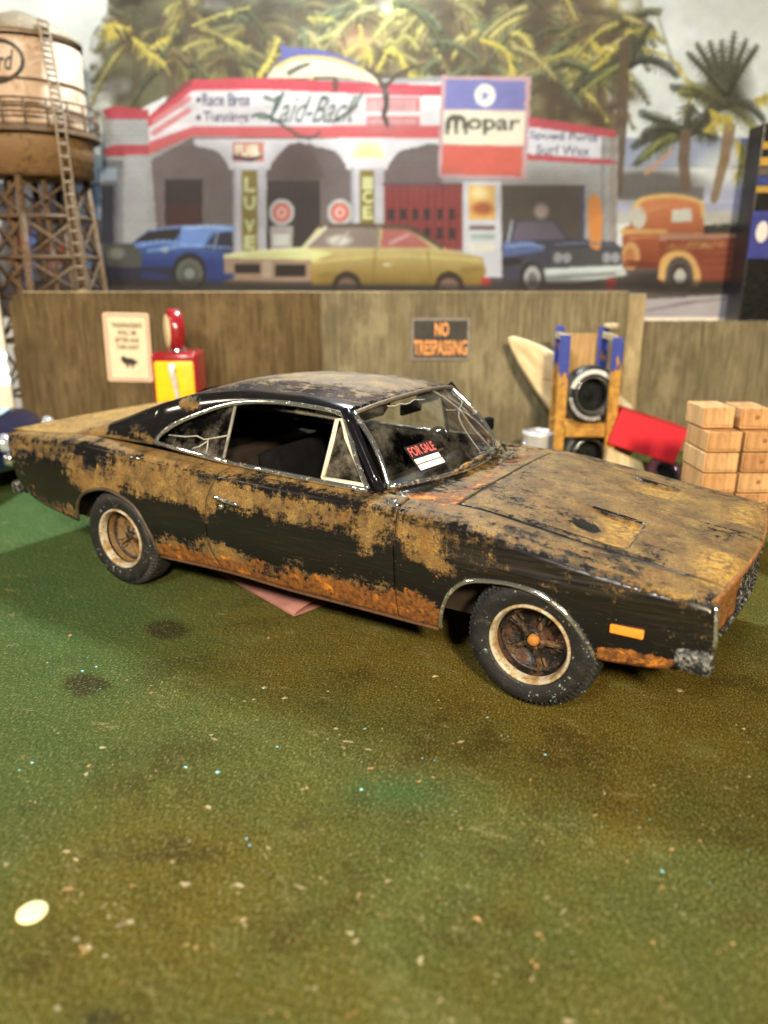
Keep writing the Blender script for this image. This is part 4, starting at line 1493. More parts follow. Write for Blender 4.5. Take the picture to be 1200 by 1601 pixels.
def crate(w, h, d, mat, knob, label, loc, rz):
    t = thing('wooden_crate', label, 'crate', loc, ROTZ + rz, 'small wooden crates stacked beside the car nose')
    bm = bmesh.new()
    add_box(bm, (0, d / 2, h / 2), (w, d, h), None, .008)
    link('carcass', bm_mesh('carcass', bm), mat, t)
    bm = bmesh.new()
    add_box(bm, (0, -.004, h * .52), (w * .90, .016, h * .76), None, .006)
    link('front_board', bm_mesh('front_board', bm), mat, t)
    bm = bmesh.new(); add_box(bm, (0, .012, h * .965), (w * .94, .03, h * .05), None, .002)
    link('batten', bm_mesh('batten', bm), crate_wood[1], t)
    if knob:
        k_ = link('knot', Geo().add(lathe_geo([(0, -.016), (.016, -.014), (.02, -.006)], 10)).mesh('knot', True), knob_m, t)
        k_.location = (w * .05, 0, h * .58)
    return t


cx0 = sz(1131, 700, KD)[0]
cx1 = cx0 + cw + .022
rowname = ['lowest', 'second from the ground', 'third from the ground', 'fourth from the ground', 'fifth from the ground']
ztopc = sz(1130, 674, KD)[1]
chh = ztopc / 6
for r in range(6):
    for c in range(2):
        nm_ = ['left', 'right'][c]
        rn = ['bottom row', 'second row up', 'third row up', 'fourth row up', 'fifth row up', 'sixth row up'][r]
        crate(cw, chh - .010, cd, rnd.choice(crate_wood), c == 1, 'wooden crate in the %s of the stack, %s column' % (rn, nm_), st(cx0 + c * (cw + .022) + rnd.uniform(-.006, .006) - (.018 if r > 3 else 0) * 0, KD + rnd.uniform(0, .014), r * chh), rnd.uniform(-.02, .02))
for c, (pxa, wv) in enumerate(((1124, cw * .92), (1177, cw * .82))):
    crate(wv, chh * .98, cd * .8, crate_wood[1 - c], c == 1, 'small wooden crate on the very top of the stack, %s one' % ('left' if c == 0 else 'right'), st(sz(pxa, 650, KD + .12)[0], KD + .12 - .04 * c, 6 * chh), .03 - .05 * c)

# ---- water tower
TD = 9.55
tS = sz(50, 200, TD)[0]
tw = thing('water_tower', 'rusty model water tower on braced legs behind the left end of the fence', 'water tower', st(tS, TD), ROTZ)
zz = lambda py: sz(50, py, TD)[1]
mt_ = (TD * cp + (2.09 - zz(150)) * sp) / F_PX
tr_ = 84 * mt_
tank_m = worn('rust_streaked_tank', (.44, .32, .225), (.25, .125, .05), (.50, .38, .28), 2.6, (.5, .85), .1, .010, .45)
iron = worn('rusty_iron', (.10, .062, .034), (.17, .09, .035), (.05, .03, .016), 6, (.6, .9), .1, .01, .5)
zb_, ze_, za_ = zz(206), zz(66), zz(20)
link('tank', Geo().add(lathe_geo([(0, zb_), (tr_, zb_), (tr_, zb_ + .02), (tr_ * 1.0, ze_), (tr_ * .97, ze_ + .01)], 56, 'z')).mesh('tank', True), tank_m, tw)
link('roof', Geo().add(lathe_geo([(tr_ * 1.04, ze_ - .02), (tr_ * 1.05, ze_ + .02), (tr_ * .6, ze_ + (za_ - ze_) * .62), (tr_ * .12, za_), (0, za_ + .01)], 48, 'z')).mesh('roof', True), worn('pale_roof_tin', (.20, .165, .115), (.13, .09, .05), (.27, .23, .17), 4, (.6, .9), .1, .006, .4), tw)
for z_ in (ze_ - .06, zb_ + .42, zb_ + .16):
    link('hoop', Geo().tube([(tr_ * 1.012 * math.cos(a), tr_ * 1.012 * math.sin(a), z_) for a in np.linspace(0, 2 * math.pi, 48, endpoint=False)], .014, 6, True).mesh('hoop', True), M['black'] if z_ > zb_ + .5 else iron, tw)
zc_ = zz(212)
cr_ = tr_ * 1.20
link('catwalk', Geo().add(lathe_geo([(tr_ * .98, zc_), (cr_, zc_), (cr_, zc_ - .05), (tr_ * .98, zc_ - .05)], 48, 'z')).mesh('catwalk'), iron, tw)
rail = Geo()
for h_ in (.13, .26):
    rail.tube([(cr_ * .985 * math.cos(a), cr_ * .985 * math.sin(a), zc_ + h_) for a in np.linspace(0, 2 * math.pi, 48, endpoint=False)], .013, 6, True)
for k in range(20):
    a = 2 * math.pi * k / 20
    rail.tube([(cr_ * .985 * math.cos(a), cr_ * .985 * math.sin(a), zc_), (cr_ * .985 * math.cos(a), cr_ * .985 * math.sin(a), zc_ + .27)], .012, 6)
link('railing', rail.mesh('railing', True), iron, tw)
zk = zz(278)
link('skirt', Geo().add(lathe_geo([(tr_ * 1.05, zc_ - .052), (tr_ * 1.05, zk + .16), (tr_ * 1.02, zk + .15), (tr_ * 1.02, zk), (tr_ * .3, zk - .04), (0, zk - .05)], 48, 'z')).mesh('skirt', True), worn('brown_rust_skirt', (.20, .115, .05), (.34, .19, .06), (.10, .055, .025), 4, (.6, .9), 0, .01, .5), tw)
lt, lb_ = tr_ * .86, tr_ * 1.22
feet = []
for k in range(6):
    a = math.radians(30 + 60 * k)
    p0, p1 = np.array([lt * math.cos(a), lt * math.sin(a), zk]), np.array([lb_ * math.cos(a), lb_ * math.sin(a), 0])
    feet.append((p0, p1))
    link('leg', Geo().tube([p0, p1], .042, 8).mesh('leg', True), iron, tw)
for i in range(6):
    A, B = feet[i], feet[(i + 1) % 6]
    at_ = lambda P, t_: P[0] + (P[1] - P[0]) * t_
    for t0, t1 in ((.02, .14), (.15, .28), (.29, .42), (.43, .58), (.60, .78), (.80, .98)):
        link('brace', Geo().tube([at_(A, t0), at_(B, t1)], .016, 6).tube([at_(B, t0), at_(A, t1)], .016, 6).tube([at_(A, t1), at_(B, t1)], .024, 6).mesh('brace', True), iron, tw)
for k in range(6):
    a = math.radians(60 * k)
    link('leg', Geo().tube([(lt * .72 * math.cos(a), lt * .72 * math.sin(a), zk), (lb_ * .72 * math.cos(a), lb_ * .72 * math.sin(a), 0)], .034, 8).mesh('leg', True), iron, tw)
la = math.radians(-46)
ld = Geo()
lx, ly = math.cos(la), math.sin(la)
tx, ty = -ly, lx
top_, bot_ = np.array([tr_ * 1.05 * lx, tr_ * 1.05 * ly, ze_ + .08]), np.array([cr_ * 1.05 * lx, cr_ * 1.02 * ly, zc_])
low_ = np.array([cr_ * 1.06 * lx + .06, cr_ * 1.0 * ly, 0.0])
for q in (-1, 1):
    o_ = np.array([tx, ty, 0]) * q * .050
    ld.tube([top_ + o_, bot_ + o_, low_ + o_], .013, 6)
for k in range(46):
    t_ = k / 46
    p_ = top_ + (bot_ - top_) * t_ * 2.6 if t_ * 2.6 < 1 else bot_ + (low_ - bot_) * ((t_ * 2.6 - 1) / 1.6)
    ld.tube([p_ - np.array([tx, ty, 0]) * .050, p_ + np.array([tx, ty, 0]) * .050], .015, 6)
link('ladder', ld.mesh('ladder', True), worn('weathered_ladder', (.17, .12, .075), (.09, .055, .03), (.28, .22, .14), 12, (.5, .8), .1, .004, .4), tw)


# oval badge on the tank
def on_tank(px, z, d=.012):
    a = -math.pi / 2 + px / tr_
    return ((tr_ + d) * math.cos(a), (tr_ + d) * math.sin(a), z)


zbad = zz(118)
cxo = -.03
bdg = Geo()
for rx_, rz_ in ((.27, .20), (.25, .18)):
    bdg.tube([on_tank(cxo + rx_ * math.cos(a) + .0, zbad + rz_ * math.sin(a) + .10 * math.cos(a) * rx_) for a in np.linspace(0, 2 * math.pi, 48, endpoint=False)], .009, 5, True)
link('oval_badge', bdg.mesh('oval_badge', True), ink, tw)
tm = text_mesh('Ford', .36, .19, .35, .01)
for v_ in tm.vertices:
    x_, y_ = v_.co.x, v_.co.y
    v_.co = Vector(on_tank(cxo + x_, zbad + y_ + .1 * x_, .010))
link('lettering', tm, ink, tw)

# ---- product box at the right edge
QD = 9.75
q0 = sz(1158, 470, QD)[0]
q1 = q0 + .95
zq1, zq0 = sz(1185, 192, QD)[1], 0.0
pb = thing('product_box', 'tall black box with blue band and gold stripes behind the low fence', 'box', st(q0, QD), ROTZ)
link('carton', box_mesh('carton', ((q1 - q0) / 2, .2, zq1 / 2), (q1 - q0, .4, zq1), None, .01), plain('black_carton', (.006, .006, .008), .35, 0, .2, 8), pb)
zq = lambda py: sz(1180, py, QD)[1]
for nm, a, b, c in (('blue_band', 330, 404, (.035, .045, .26)), ('blue_stripe', 276, 289, (.03, .05, .24)), ('gold_stripe', 291, 301, (.40, .26, .05)), ('gold_stripe', 246, 259, (.42, .27, .05)), ('gold_stripe', 222, 233, (.40, .25, .05)), ('grey_stripe', 262, 274, (.10, .09, .08))):
    link(nm, box_mesh(nm, ((q1 - q0) / 2, -.003, (zq(a) + zq(b)) / 2), (q1 - q0 - .004, .006, zq(a) - zq(b))), plain(nm + '_print', c, .45, 0, .12, 6), pb)
ov = Geo()
for cx_, cz_2, ra, rb_ in ((.14, (zq(345) + zq(380)) / 2, .075, .12), (.42, (zq(330) + zq(404)) / 2, .16, .25)):
    ov.add(([(cx_ + ra * math.cos(a), -.008, cz_2 + rb_ * math.sin(a)) for a in np.linspace(0, 2 * math.pi, 24, endpoint=False)], [tuple(range(24))[::1]]))
link('white_print', ov.mesh('white_print'), plain('white_oval_print', (.66, .66, .68), .5, 0, .08, 8), pb)

# ---- slim white strip with pale lamps beyond the left end of the fence
lS = sz(0, 500, 9.0)[0]
ls = thing('light_strip', 'upright cream strip with turquoise lamps beyond the left fence end', 'light strip', st(lS - .12, 9.0), ROTZ)
link('backing', box_mesh('backing', (0, 0, 1.2), (.28, .05, 2.4), None, .01), plain('cream_strip', (.78, .72, .60), .5, 0, .06, 6), ls)
lm = G('turquoise_lamp')
lmm = lm.done(lm.bsdf((.5, .8, .8), .4, emit=(.55, .95, 1.0), estr=2.2))
for py in (556, 576, 594):
    o = link('lamp', Geo().add(lathe_geo([(0, -.03), (.04, -.026), (.058, -.012), (.062, 0)], 18)).mesh('lamp', True), lmm, ls)
    o.location = (.085, -.026, sz(0, py, 9.0)[1])

# ---- nose of another model car at the left edge
ED = 6.75
eS = sz(-1, 720, ED)[0]
oc = thing('parked_car', 'dark blue model car with chrome bumper just showing at the left edge', 'car', st(eS, ED), ROTZ)
blue = plain('dark_blue_enamel', (.006, .012, .045), .12, 0, .2, 5, coat=.6)
secs = []
for t_ in np.linspace(0, 1, 22):
    x = -2.4 * t_
    k = (1 - (1 - min(1, t_ / .16))**2.4)
    hw_, z0_, z1_ = .20 + .55 * k, .30 - .08 * k, .50 + .22 * k + .06 * math.sin(3 * t_)
    secs.append([(x, .75 + hw_ * math.copysign(abs(math.cos(a))**.5, math.cos(a)), (z0_ + z1_) / 2 + (z1_ - z0_) / 2 * math.copysign(abs(math.sin(a))**.6, math.sin(a))) for a in np.linspace(0, 2 * math.pi, 30, endpoint=False)])
V = [p for s_ in secs for p in s_]
Fc = [(i * 30 + k, i * 30 + (k + 1) % 30, (i + 1) * 30 + (k + 1) % 30, (i + 1) * 30 + k) for i in range(21) for k in range(30)] + [tuple(range(29, -1, -1)), tuple(21 * 30 + k for k in range(30))]
link('body', mesh('body', V, Fc, True), blue, oc)
cab = []
for t_ in np.linspace(0, 1, 12):
    zc2 = .72 + .48 * math.sin(math.pi * min(1, .08 + t_ * .9))**.6
    cab.append([(-.62 - 1.2 * t_, .75 + .56 * y_, .68 + (zc2 - .68) * (1 - abs(y_)**4)) for y_ in np.linspace(-1, 1, 14)])
link('cab', grid_mesh('cab', np.array(cab), True), plain('tan_cab_paint', (.34, .20, .12), .35, 0, .2, 6), oc)
bm = bmesh.new(); add_box(bm, (.02, .75, .43), (.10, 1.30, .11), None, .035)
link('bumper', bm_mesh('bumper', bm, True), M['chrome'], oc)
for yy in (.28, 1.22):
    o = link('headlight', Geo().add(lathe_geo([(0, -.03), (.06, -.02), (.085, .01), (.09, .05)], 20)).mesh('headlight', True), plain('headlight_glass', (.55, .58, .62), .08, .5, .1, 8), oc)
    o.location = (-.03, yy, .56)
    o.rotation_euler = (0, 0, math.pi / 2)
for wx in (-.62, -2.0):
    for wy in (.06, 1.44):
        o = link('wheel', Geo().add(lathe_geo([(0, 0), (.20, 0), (.22, -.02), (.30, -.01), (.32, .03), (.32, .16), (.2, .18)], 36)).mesh('wheel', True), M['tyre'], oc)
        o.location = (wx, wy - (.02 if wy < .5 else .14), .32)

# ---- folded pink card under the car
a_, b_ = gp(322, 888), gp(458, 966)
c_ = gp(516, 944)
pn = c_ - b_
pn /= np.linalg.norm(pn)
ax_ = (b_ - a_)
rows = []
for t_ in np.linspace(0, 1, 10):
    p = a_ + ax_ * t_
    prof_ = [(.46, .010), (.30, .007), (.10, .005), (.02, .006), (.0, .014), (.03, .026), (.12, .050), (.26, .082), (.42, .105)]
    rows.append([p + pn * d + np.array([0, 0, h_ - .001 + (.01 * t_ if h_ > .02 else 0)]) for d, h_ in prof_])
pc = link('pink_card', grid_mesh('pink_card', np.array(rows), True), plain('dusty_pink_card', (.27, .120, .102), .8, 0, .15, 5))
tag(pc, 'folded dusty pink card lying on the board under the car door', 'card')
md = pc.modifiers.new('thickness', 'SOLIDIFY'); md.thickness = .006
# a scatter of gravel crumbs under the rear of the sill
rs = random.Random(3)


def flakes(name, pts, col, seed, thick=.010, nbig=0):
    r = random.Random(seed)
    V, Fc = [], []
    for nb_, (p, s_, el) in enumerate(pts):
        m = r.randint(7, 11)
        a0 = r.uniform(0, 6.28)
        ca, sa = math.cos(a0), math.sin(a0)
        if isinstance(el, tuple):
            (ca, sa), el = el[1], el[0]
        o_ = len(V)
        for lvl in (0, 1):
            for k in range(m):
                a = 2 * math.pi * k / m
                q = (.82 if nb_ < nbig else .58) * s_ * r.choice((r.uniform(.35, .7), r.uniform(.7, 1.45))) * (1 if lvl == 0 else .8)
                u_, v_ = q * el * math.cos(a), q * math.sin(a)
                V.append((p[0] + u_ * ca - v_ * sa, p[1] + u_ * sa + v_ * ca, .001 + lvl * min(thick, s_ * .5) * r.uniform(.6, 1.2)))
        Fc.append(tuple(o_ + m + k for k in range(m)))
        for k in range(m):
            k2 = (k + 1) % m
            Fc.append((o_ + k, o_ + k2, o_ + m + k2, o_ + m + k))
    o = link(name, mesh(name, V, Fc), col)
    o['kind'] = 'stuff'
    return o


def scatter(n, x0, x1, y0, y1, s0, s1, seed, el=1.6, clump=0):
    r = random.Random(seed)
    out = []
    while len(out) < n:
        px, py = r.uniform(x0, x1), y0 + (y1 - y0) * r.random()**.8
        k = 1 + (r.randint(0, clump) if clump else 0)
        for _ in range(k):
            p = gp(px + r.gauss(0, 12) * (k > 1), py + r.gauss(0, 5) * (k > 1))
            if -2.0 < p[0] < 2.4 and -1.0 < p[1] < .9:
                continue
            out.append((p, r.uniform(s0, s1)**1.0 * (2.2 if r.random() < .07 else 1), r.uniform(1, el)))
    return out


cream = plain('cream_paint_crumb', (.27, .23, .125), .85, 0, .4, 8)
ochre = plain('ochre_paint_crumb', (.30, .19, .07), .85, 0, .4, 8)
cyan = plain('pale_blue_paint_crumb', (.22, .52, .58), .7, 0, .2, 8)
dirx = RGT / np.linalg.norm(RGT)
al = (float(RGT[0]), float(RGT[1]))
big = []
for px, py, s_, el in [(375, 1385, .010, 2.4), (470, 1388, .009, 3.2), (290, 1383, .014, 1.7), (104, 1332, .011, 1.7), (118, 1344, .010, 1.4), (9, 1352, .012, 1.0), (120, 1470, .012, 1.8), (138, 1482, .010, 2.2), (165, 1495, .008, 2.2),
                       (880, 1427, .008, 3.6), (607, 1378, .010, 1.5), (325, 1263, .011, 1.6), (545, 1160, .009, 4.0), (575, 1172, .007, 3.5), (335, 1156, .008, 3.5), (330, 1150, .007, 2), (414, 1075, .010, 2.5), (445, 1092, .010, 2), (1062, 1080, .016, 1.6), (682, 1058, .012, 2), (546, 1460, .009, 2),
                       (890, 1597, .014, 1.6), (720, 1160, .009, 2.5), (525, 1140, .009, 2), (270, 1348, .009, 1.2), (160, 1170, .012, 2), (930, 1275, .007, 2)]:
    r0 = random.Random(px)
    a = r0.uniform(-.35, .35) + (0.5 if px == 880 else 0)
    v = (al[0] * math.cos(a) - al[1] * math.sin(a), al[0] * math.sin(a) + al[1] * math.cos(a))
    big.append((gp(px, py), s_, (el, v)))
flakes('cream_flakes', big + scatter(190, 0, 1200, 960, 1601, .003, .0085, 21, 2.2, 2), cream, 1, .005, len(big))
flakes('ochre_flakes', [(gp(110, 1391), .011, (2.6, al)), (gp(205, 1386), .010, (2.4, al)), (gp(748, 1438), .012, 1.5)] + scatter(150, 0, 1200, 960, 1601, .003, .009, 22, 2.2, 2), ochre, 2, .005, 3)
blu = [(gp(px, py), s_, 1.2) for px, py, s_ in [(340, 1208, .010), (128, 1050, .010), (412, 1077, .007), (385, 1312, .007), (570, 1140, .007), (1035, 1363, .007), (50, 1193, .007), (290, 1200, .009), (433, 1168, .007), (150, 1043, .008), (30, 1205, .006), (762, 1122, .006), (390, 1322, .006), (565, 1235, .007), (1015, 1282, .005), (660, 1186, .005)]]
flakes('blue_flakes', blu + scatter(24, 0, 1200, 960, 1400, .0025, .005, 23), cyan, 3, .006, len(blu))
flakes('gravel_crumbs', [(gp(300 + 9 * i % 46, 886 + (i * 7) % 14), .022, 1.3) for i in range(14)], worn('brown_crumb', (.20, .15, .08), (.10, .07, .04), (.30, .24, .14), 20, (.8, .9), 0, .01), 4, .03)
flakes('dark_chip', [(gp(428, 1368), .008, 1.4), (gp(424, 1374), .007, 1.8)], M['black'], 6, .012)
p = gp(50, 1427)
wdz = link('paper_dot', Geo().add(lathe_geo([(0, .004), (.048, .004), (.051, .002), (.051, 0)], 40, 'z')).mesh('paper_dot', True), plain('pale_yellow_paper', (.80, .72, .38), .8, 0, .05, 9))
wdz.location = (p[0], p[1], .001)
tag(wdz, 'round pale yellow paper dot on the green board near the lower left corner', 'paper dot')

# ---- dry leaf clump on the cowl
r = random.Random(12)
cl = Geo()
for k in range(120):
    px, py = r.gauss(783, 17), r.gauss(706, 5)
    if k > 80:
        px, py = r.gauss(762, 9), r.gauss(716, 5)
    c = onplane(px, py, (.80, 0, .985), np.array([.25, 0, 1.0])) + np.array([0, 0, r.uniform(0, .02)])
    a, b, t_ = r.uniform(0, 6.28), r.uniform(-.9, .9), r.uniform(.012, .028)
    u_ = np.array([math.cos(a), math.sin(a), b * .6]) * t_
    v_ = np.array([-math.sin(a), math.cos(a), r.uniform(-.5, .5)]) * t_ * .45
    n_ = np.cross(u_, v_); n_ = n_ / np.linalg.norm(n_) * .002
    q = [c - u_, c + v_, c + u_, c - v_]
    cl.add(([*q, *(x + n_ for x in q)], [(3, 2, 1, 0), (4, 5, 6, 7), (0, 1, 5, 4), (1, 2, 6, 5), (2, 3, 7, 6), (3, 0, 4, 7)]))
lc = link('leaf_clump', cl.mesh('leaf_clump'), worn('dry_leaf', (.022, .024, .012), (.06, .055, .02), (.22, .18, .11), 18, (.7, .9), 0, .004, .3))
lc['kind'] = 'stuff'
tag(lc, 'clump of dark dry leaf scraps at the foot of the windscreen', 'leaf clump')


# ------------------------------------------------------------------ printed backdrop
class Paint:
    """flat print, written in print units (1 unit = one photo pixel of the rectified sheet)"""
    def __init__(s, x0, y0, x1, y1, k):
        s.x0, s.y0, s.k = x0, y0, k
        s.w, s.h = int((x1 - x0) * k), int((y1 - y0) * k)
        s.a = np.zeros((s.h, s.w, 3))
        s.X, s.Y = np.meshgrid(x0 + (np.arange(s.w) + .5) / k, y0 + (np.arange(s.h) + .5) / k)

    def win(s, x0, y0, x1, y1):
        i0, i1 = max(0, int((y0 - s.y0) * s.k) - 1), min(s.h, int((y1 - s.y0) * s.k) + 2)
        j0, j1 = max(0, int((x0 - s.x0) * s.k) - 1), min(s.w, int((x1 - s.x0) * s.k) + 2)
        return (slice(i0, i1), slice(j0, j1)) if i1 > i0 and j1 > j0 else None

    def lay(s, w, m, col, al=1.0):
        c = np.array(col, float) / 255 if not callable(col) else col(s.X[w], s.Y[w]) / 255
        m = (m * al)[..., None]
        s.a[w] = s.a[w] * (1 - m) + c * m

    def poly(s, pts, col, al=1.0):
        P = np.array(pts, float)
        w = s.win(*P.min(0), *P.max(0))
        if w is None:
            return
        X, Y = s.X[w], s.Y[w]
        ins = np.zeros(X.shape, bool)
        for (x0, y0), (x1, y1) in zip(P, np.roll(P, -1, 0)):
            if y0 == y1:
                continue
            c = ((y0 > Y) != (y1 > Y)) & (X < (x1 - x0) * (Y - y0) / (y1 - y0) + x0)
            ins ^= c
        s.lay(w, ins.astype(float), col, al)

    def rect(s, x0, y0, x1, y1, col, al=1.0):
        s.poly([(x0, y0), (x1, y0), (x1, y1), (x0, y1)], col, al)

    def ell(s, cx, cy, rx, ry, col, al=1.0, soft=0.0):
        w = s.win(cx - rx * (1 + soft), cy - ry * (1 + soft), cx + rx * (1 + soft), cy + ry * (1 + soft))
        if w is None:
            return
        d = np.hypot((s.X[w] - cx) / rx, (s.Y[w] - cy) / ry)
        s.lay(w, np.clip((1 + soft - d) / (2 * soft), 0, 1) if soft else (d < 1).astype(float), col, al)

    def line(s, pts, w0, w1, col, al=1.0):
        P = np.array(pts, float)
        n = len(P) - 1
        for i in range(n):
            a, b = P[i], P[i + 1]
            ra, rb = w0 + (w1 - w0) * i / n, w0 + (w1 - w0) * (i + 1) / n
            rr = max(ra, rb, .5) + .7
            w = s.win(min(a[0], b[0]) - rr, min(a[1], b[1]) - rr, max(a[0], b[0]) + rr, max(a[1], b[1]) + rr)
            if w is None:
                continue
            d = b - a
            t = np.clip(((s.X[w] - a[0]) * d[0] + (s.Y[w] - a[1]) * d[1]) / (d @ d + 1e-9), 0, 1)
            dist = np.hypot(s.X[w] - a[0] - t * d[0], s.Y[w] - a[1] - t * d[1])
            s.lay(w, np.clip((ra + (rb - ra) * t) - dist + .5, 0, 1), col, al)

    def text(s, txt, quad, col, al=1.0, bold=.0, shear=0.0):
        co, tr = text_tris(txt, shear, bold)
        q = np.array(quad, float)
        u_, v_ = co[:, :1], 1 - co[:, 1:]
        P = (q[0] * (1 - u_) + q[1] * u_) * (1 - v_) + (q[3] * (1 - u_) + q[2] * u_) * v_
        for t in tr:
            s.poly(P[t], col, al)


PX0, PY0, PX1, PY1 = -70, -60, 1290, 497
pt = Paint(PX0, PY0, PX1, PY1, .8)
rng = np.random.default_rng(11)


def fnoise(shape, cells, seed):
    r_ = np.random.default_rng(seed)
    out = np.zeros(shape)
    amp = 1
    for c in cells:
        g_ = r_.random((c[0] + 2, c[1] + 2))
        yy, xx = np.meshgrid(np.linspace(0, c[0], shape[0]), np.linspace(0, c[1], shape[1]), indexing='ij')
        i, j = yy.astype(int), xx.astype(int)
        fy, fx = yy - i, xx - j
        fy, fx = fy * fy * (3 - 2 * fy), fx * fx * (3 - 2 * fx)
        out += amp * ((g_[i, j] * (1 - fx) + g_[i, j + 1] * fx) * (1 - fy) + (g_[i + 1, j] * (1 - fx) + g_[i + 1, j + 1] * fx) * fy)
        amp *= .55
    return (out - out.min()) / (out.max() - out.min())


# sky and surf
N1 = fnoise(pt.a.shape[:2], [(6, 10), (14, 26), (30, 60)], 1)
pt.a[:] = (np.array([228, 224, 214]) + (N1[..., None] - .5) * np.array([34, 34, 36])) / 255
pt.rect(960, 215, 1290, 262, (150, 152, 172), .85)
for k in range(9):
    pt.ell(985 + rng.uniform(0, 200), rng.uniform(225, 350), rng.uniform(18, 50), rng.uniform(8, 20), (232, 226, 216), .8, .8)
pt.rect(960, 318, 1290, 338, (172, 166, 190), .7)
pt.ell(1140, 305, 50, 18, (176, 170, 196), .8, .6)
pt.ell(1010, 290, 85, 26, (110, 102, 98), .95, .3)
pt.rect(962, 292, 1100, 312, (116, 106, 100), .8)
pt.rect(960, 330, 1290, 350, (206, 196, 180), .9)
# palm mass
mass = [(140, 60), (165, 20), (180, -60), (1000, -60), (1005, 10), (1020, 40), (985, 120), (965, 190), (960, 300), (940, 220), (600, 140), (300, 130), (160, 200), (140, 150)]
N2 = fnoise(pt.a.shape[:2], [(8, 20), (20, 50), (44, 110)], 3)


def mass_col(X, Y):
    i = np.clip(((Y - PY0) * pt.k).astype(int), 0, pt.h - 1)
    j = np.clip(((X - PX0) * pt.k).astype(int), 0, pt.w - 1)
    n = np.clip((N2[i, j] - .25) / .5, 0, 1)[..., None]
    wx = np.clip((X - 350) / 300, 0, 1)[..., None]
    n = np.clip((n - .2) * 1.6, 0, 1)
    dark = np.array([58, 50, 42]) * (1 - wx) + np.array([92, 76, 60]) * wx
    lite = np.array([112, 104, 78]) * (1 - wx) + np.array([146, 126, 88]) * wx
    return dark * (1 - n) + lite * n


pt.poly(mass, mass_col)
for k in range(70):
    t_ = rng.random()
    ex_, ey_ = (rng.uniform(128, 190), rng.uniform(-60, 200)) if t_ < .4 else (rng.uniform(955, 1030), rng.uniform(-60, 200))
    pt.ell(ex_, ey_, rng.uniform(6, 20), rng.uniform(5, 14), (224, 220, 208), .8, .5)
for x_, y_ in ((610, 14), (330, 12), (880, 18), (1000, -10)):
    pt.ell(x_, y_, 20, 13, (214, 206, 192), .75, .7)


def frond(x, y, ang, ln, droop, col, lw=2.0, leaf=20, al=.8, n=12):
    pts = []
    for t in np.linspace(0, 1, n):
        pts.append((x + math.cos(ang) * ln * t, y - math.sin(ang) * ln * t + droop * t * t))
    P = np.array(pts)
    c = np.array(col)
    pt.line(P + [0, 5], 7, 2, np.clip(c * .52, 0, 255), .6)
    pt.line(P, 4.6, 1.4, c, .7)
    for i in range(1, n):
        t = i / n
        d = P[i] - P[i - 1]
        d /= np.linalg.norm(d) + 1e-9
        for sd in (-1, 1):
            l_ = leaf * math.sin(math.pi * min(1, .15 + t * .85))**.7 * rng.uniform(.7, 1.2)
            v = d * .55 + np.array([-d[1], d[0]]) * sd * .75 + np.array([0, .45])
            v /= np.linalg.norm(v)
            pt.line([P[i], P[i] + v * l_ * .6 + [0, 0], P[i] + v * l_ + np.array([0, l_ * .28])], 2.1, .6, np.clip(c * rng.uniform(.62, 1.10), 0, 255), al * .8)
    pt.line(P, lw, lw * .5, np.clip(c * 1.08, 0, 255), al)


pal = [(226, 204, 118), (214, 190, 104), (168, 154, 98), (132, 130, 92), (186, 168, 96), (110, 108, 76), (190, 170, 110), (150, 126, 88), (120, 120, 88)]
crowns = [(215, 62), (300, 20), (392, 40), (470, 8), (560, 20), (640, 44), (700, 10), (770, 55), (838, 20), (905, 60), (960, 40), (860, 120), (760, 110), (360, 90), (265, 95), (600, 80), (940, 110)]
for cx_, cy_ in crowns:
    warm = min(1, max(0, (cx_ - 330) / 300))
    for k in range(11):
        col = np.array(pal[rng.integers(len(pal))]) * (.80 + .22 * warm)
        a = rng.uniform(-.5, math.pi + .5)
        frond(cx_, cy_, a, rng.uniform(45, 95), rng.uniform(30, 95), col, 1.8, rng.uniform(12, 24), .75)
    pt.line([(cx_, cy_), (cx_ + rng.uniform(-8, 8), cy_ + 120)], 8, 7, (92, 74, 58), .55)
    pt.ell(cx_, cy_ + 10, 20, 15, (80, 66, 50), .6, .7)
for k in range(46):
    gx_, gy_ = rng.uniform(170, 980), rng.uniform(-30, 190)
    if gy_ > 95 and 200 < gx_ < 830:
        continue
    pt.ell(gx_, gy_, rng.uniform(10, 26), rng.uniform(10, 24), (66, 56, 46) if gx_ < 420 else (98, 82, 66), .62, .7)
for k in range(42):
    gx_, gy_ = rng.uniform(150, 1010), rng.uniform(-50, 110)
    frond(gx_, gy_, rng.uniform(-.3, math.pi + .3), rng.uniform(40, 80), rng.uniform(20, 80), np.array(pal[rng.integers(len(pal))]) * (.82 + .2 * (gx_ > 400)), 1.6, rng.uniform(10, 20), .7, 9)
Yl = (232, 202, 92)
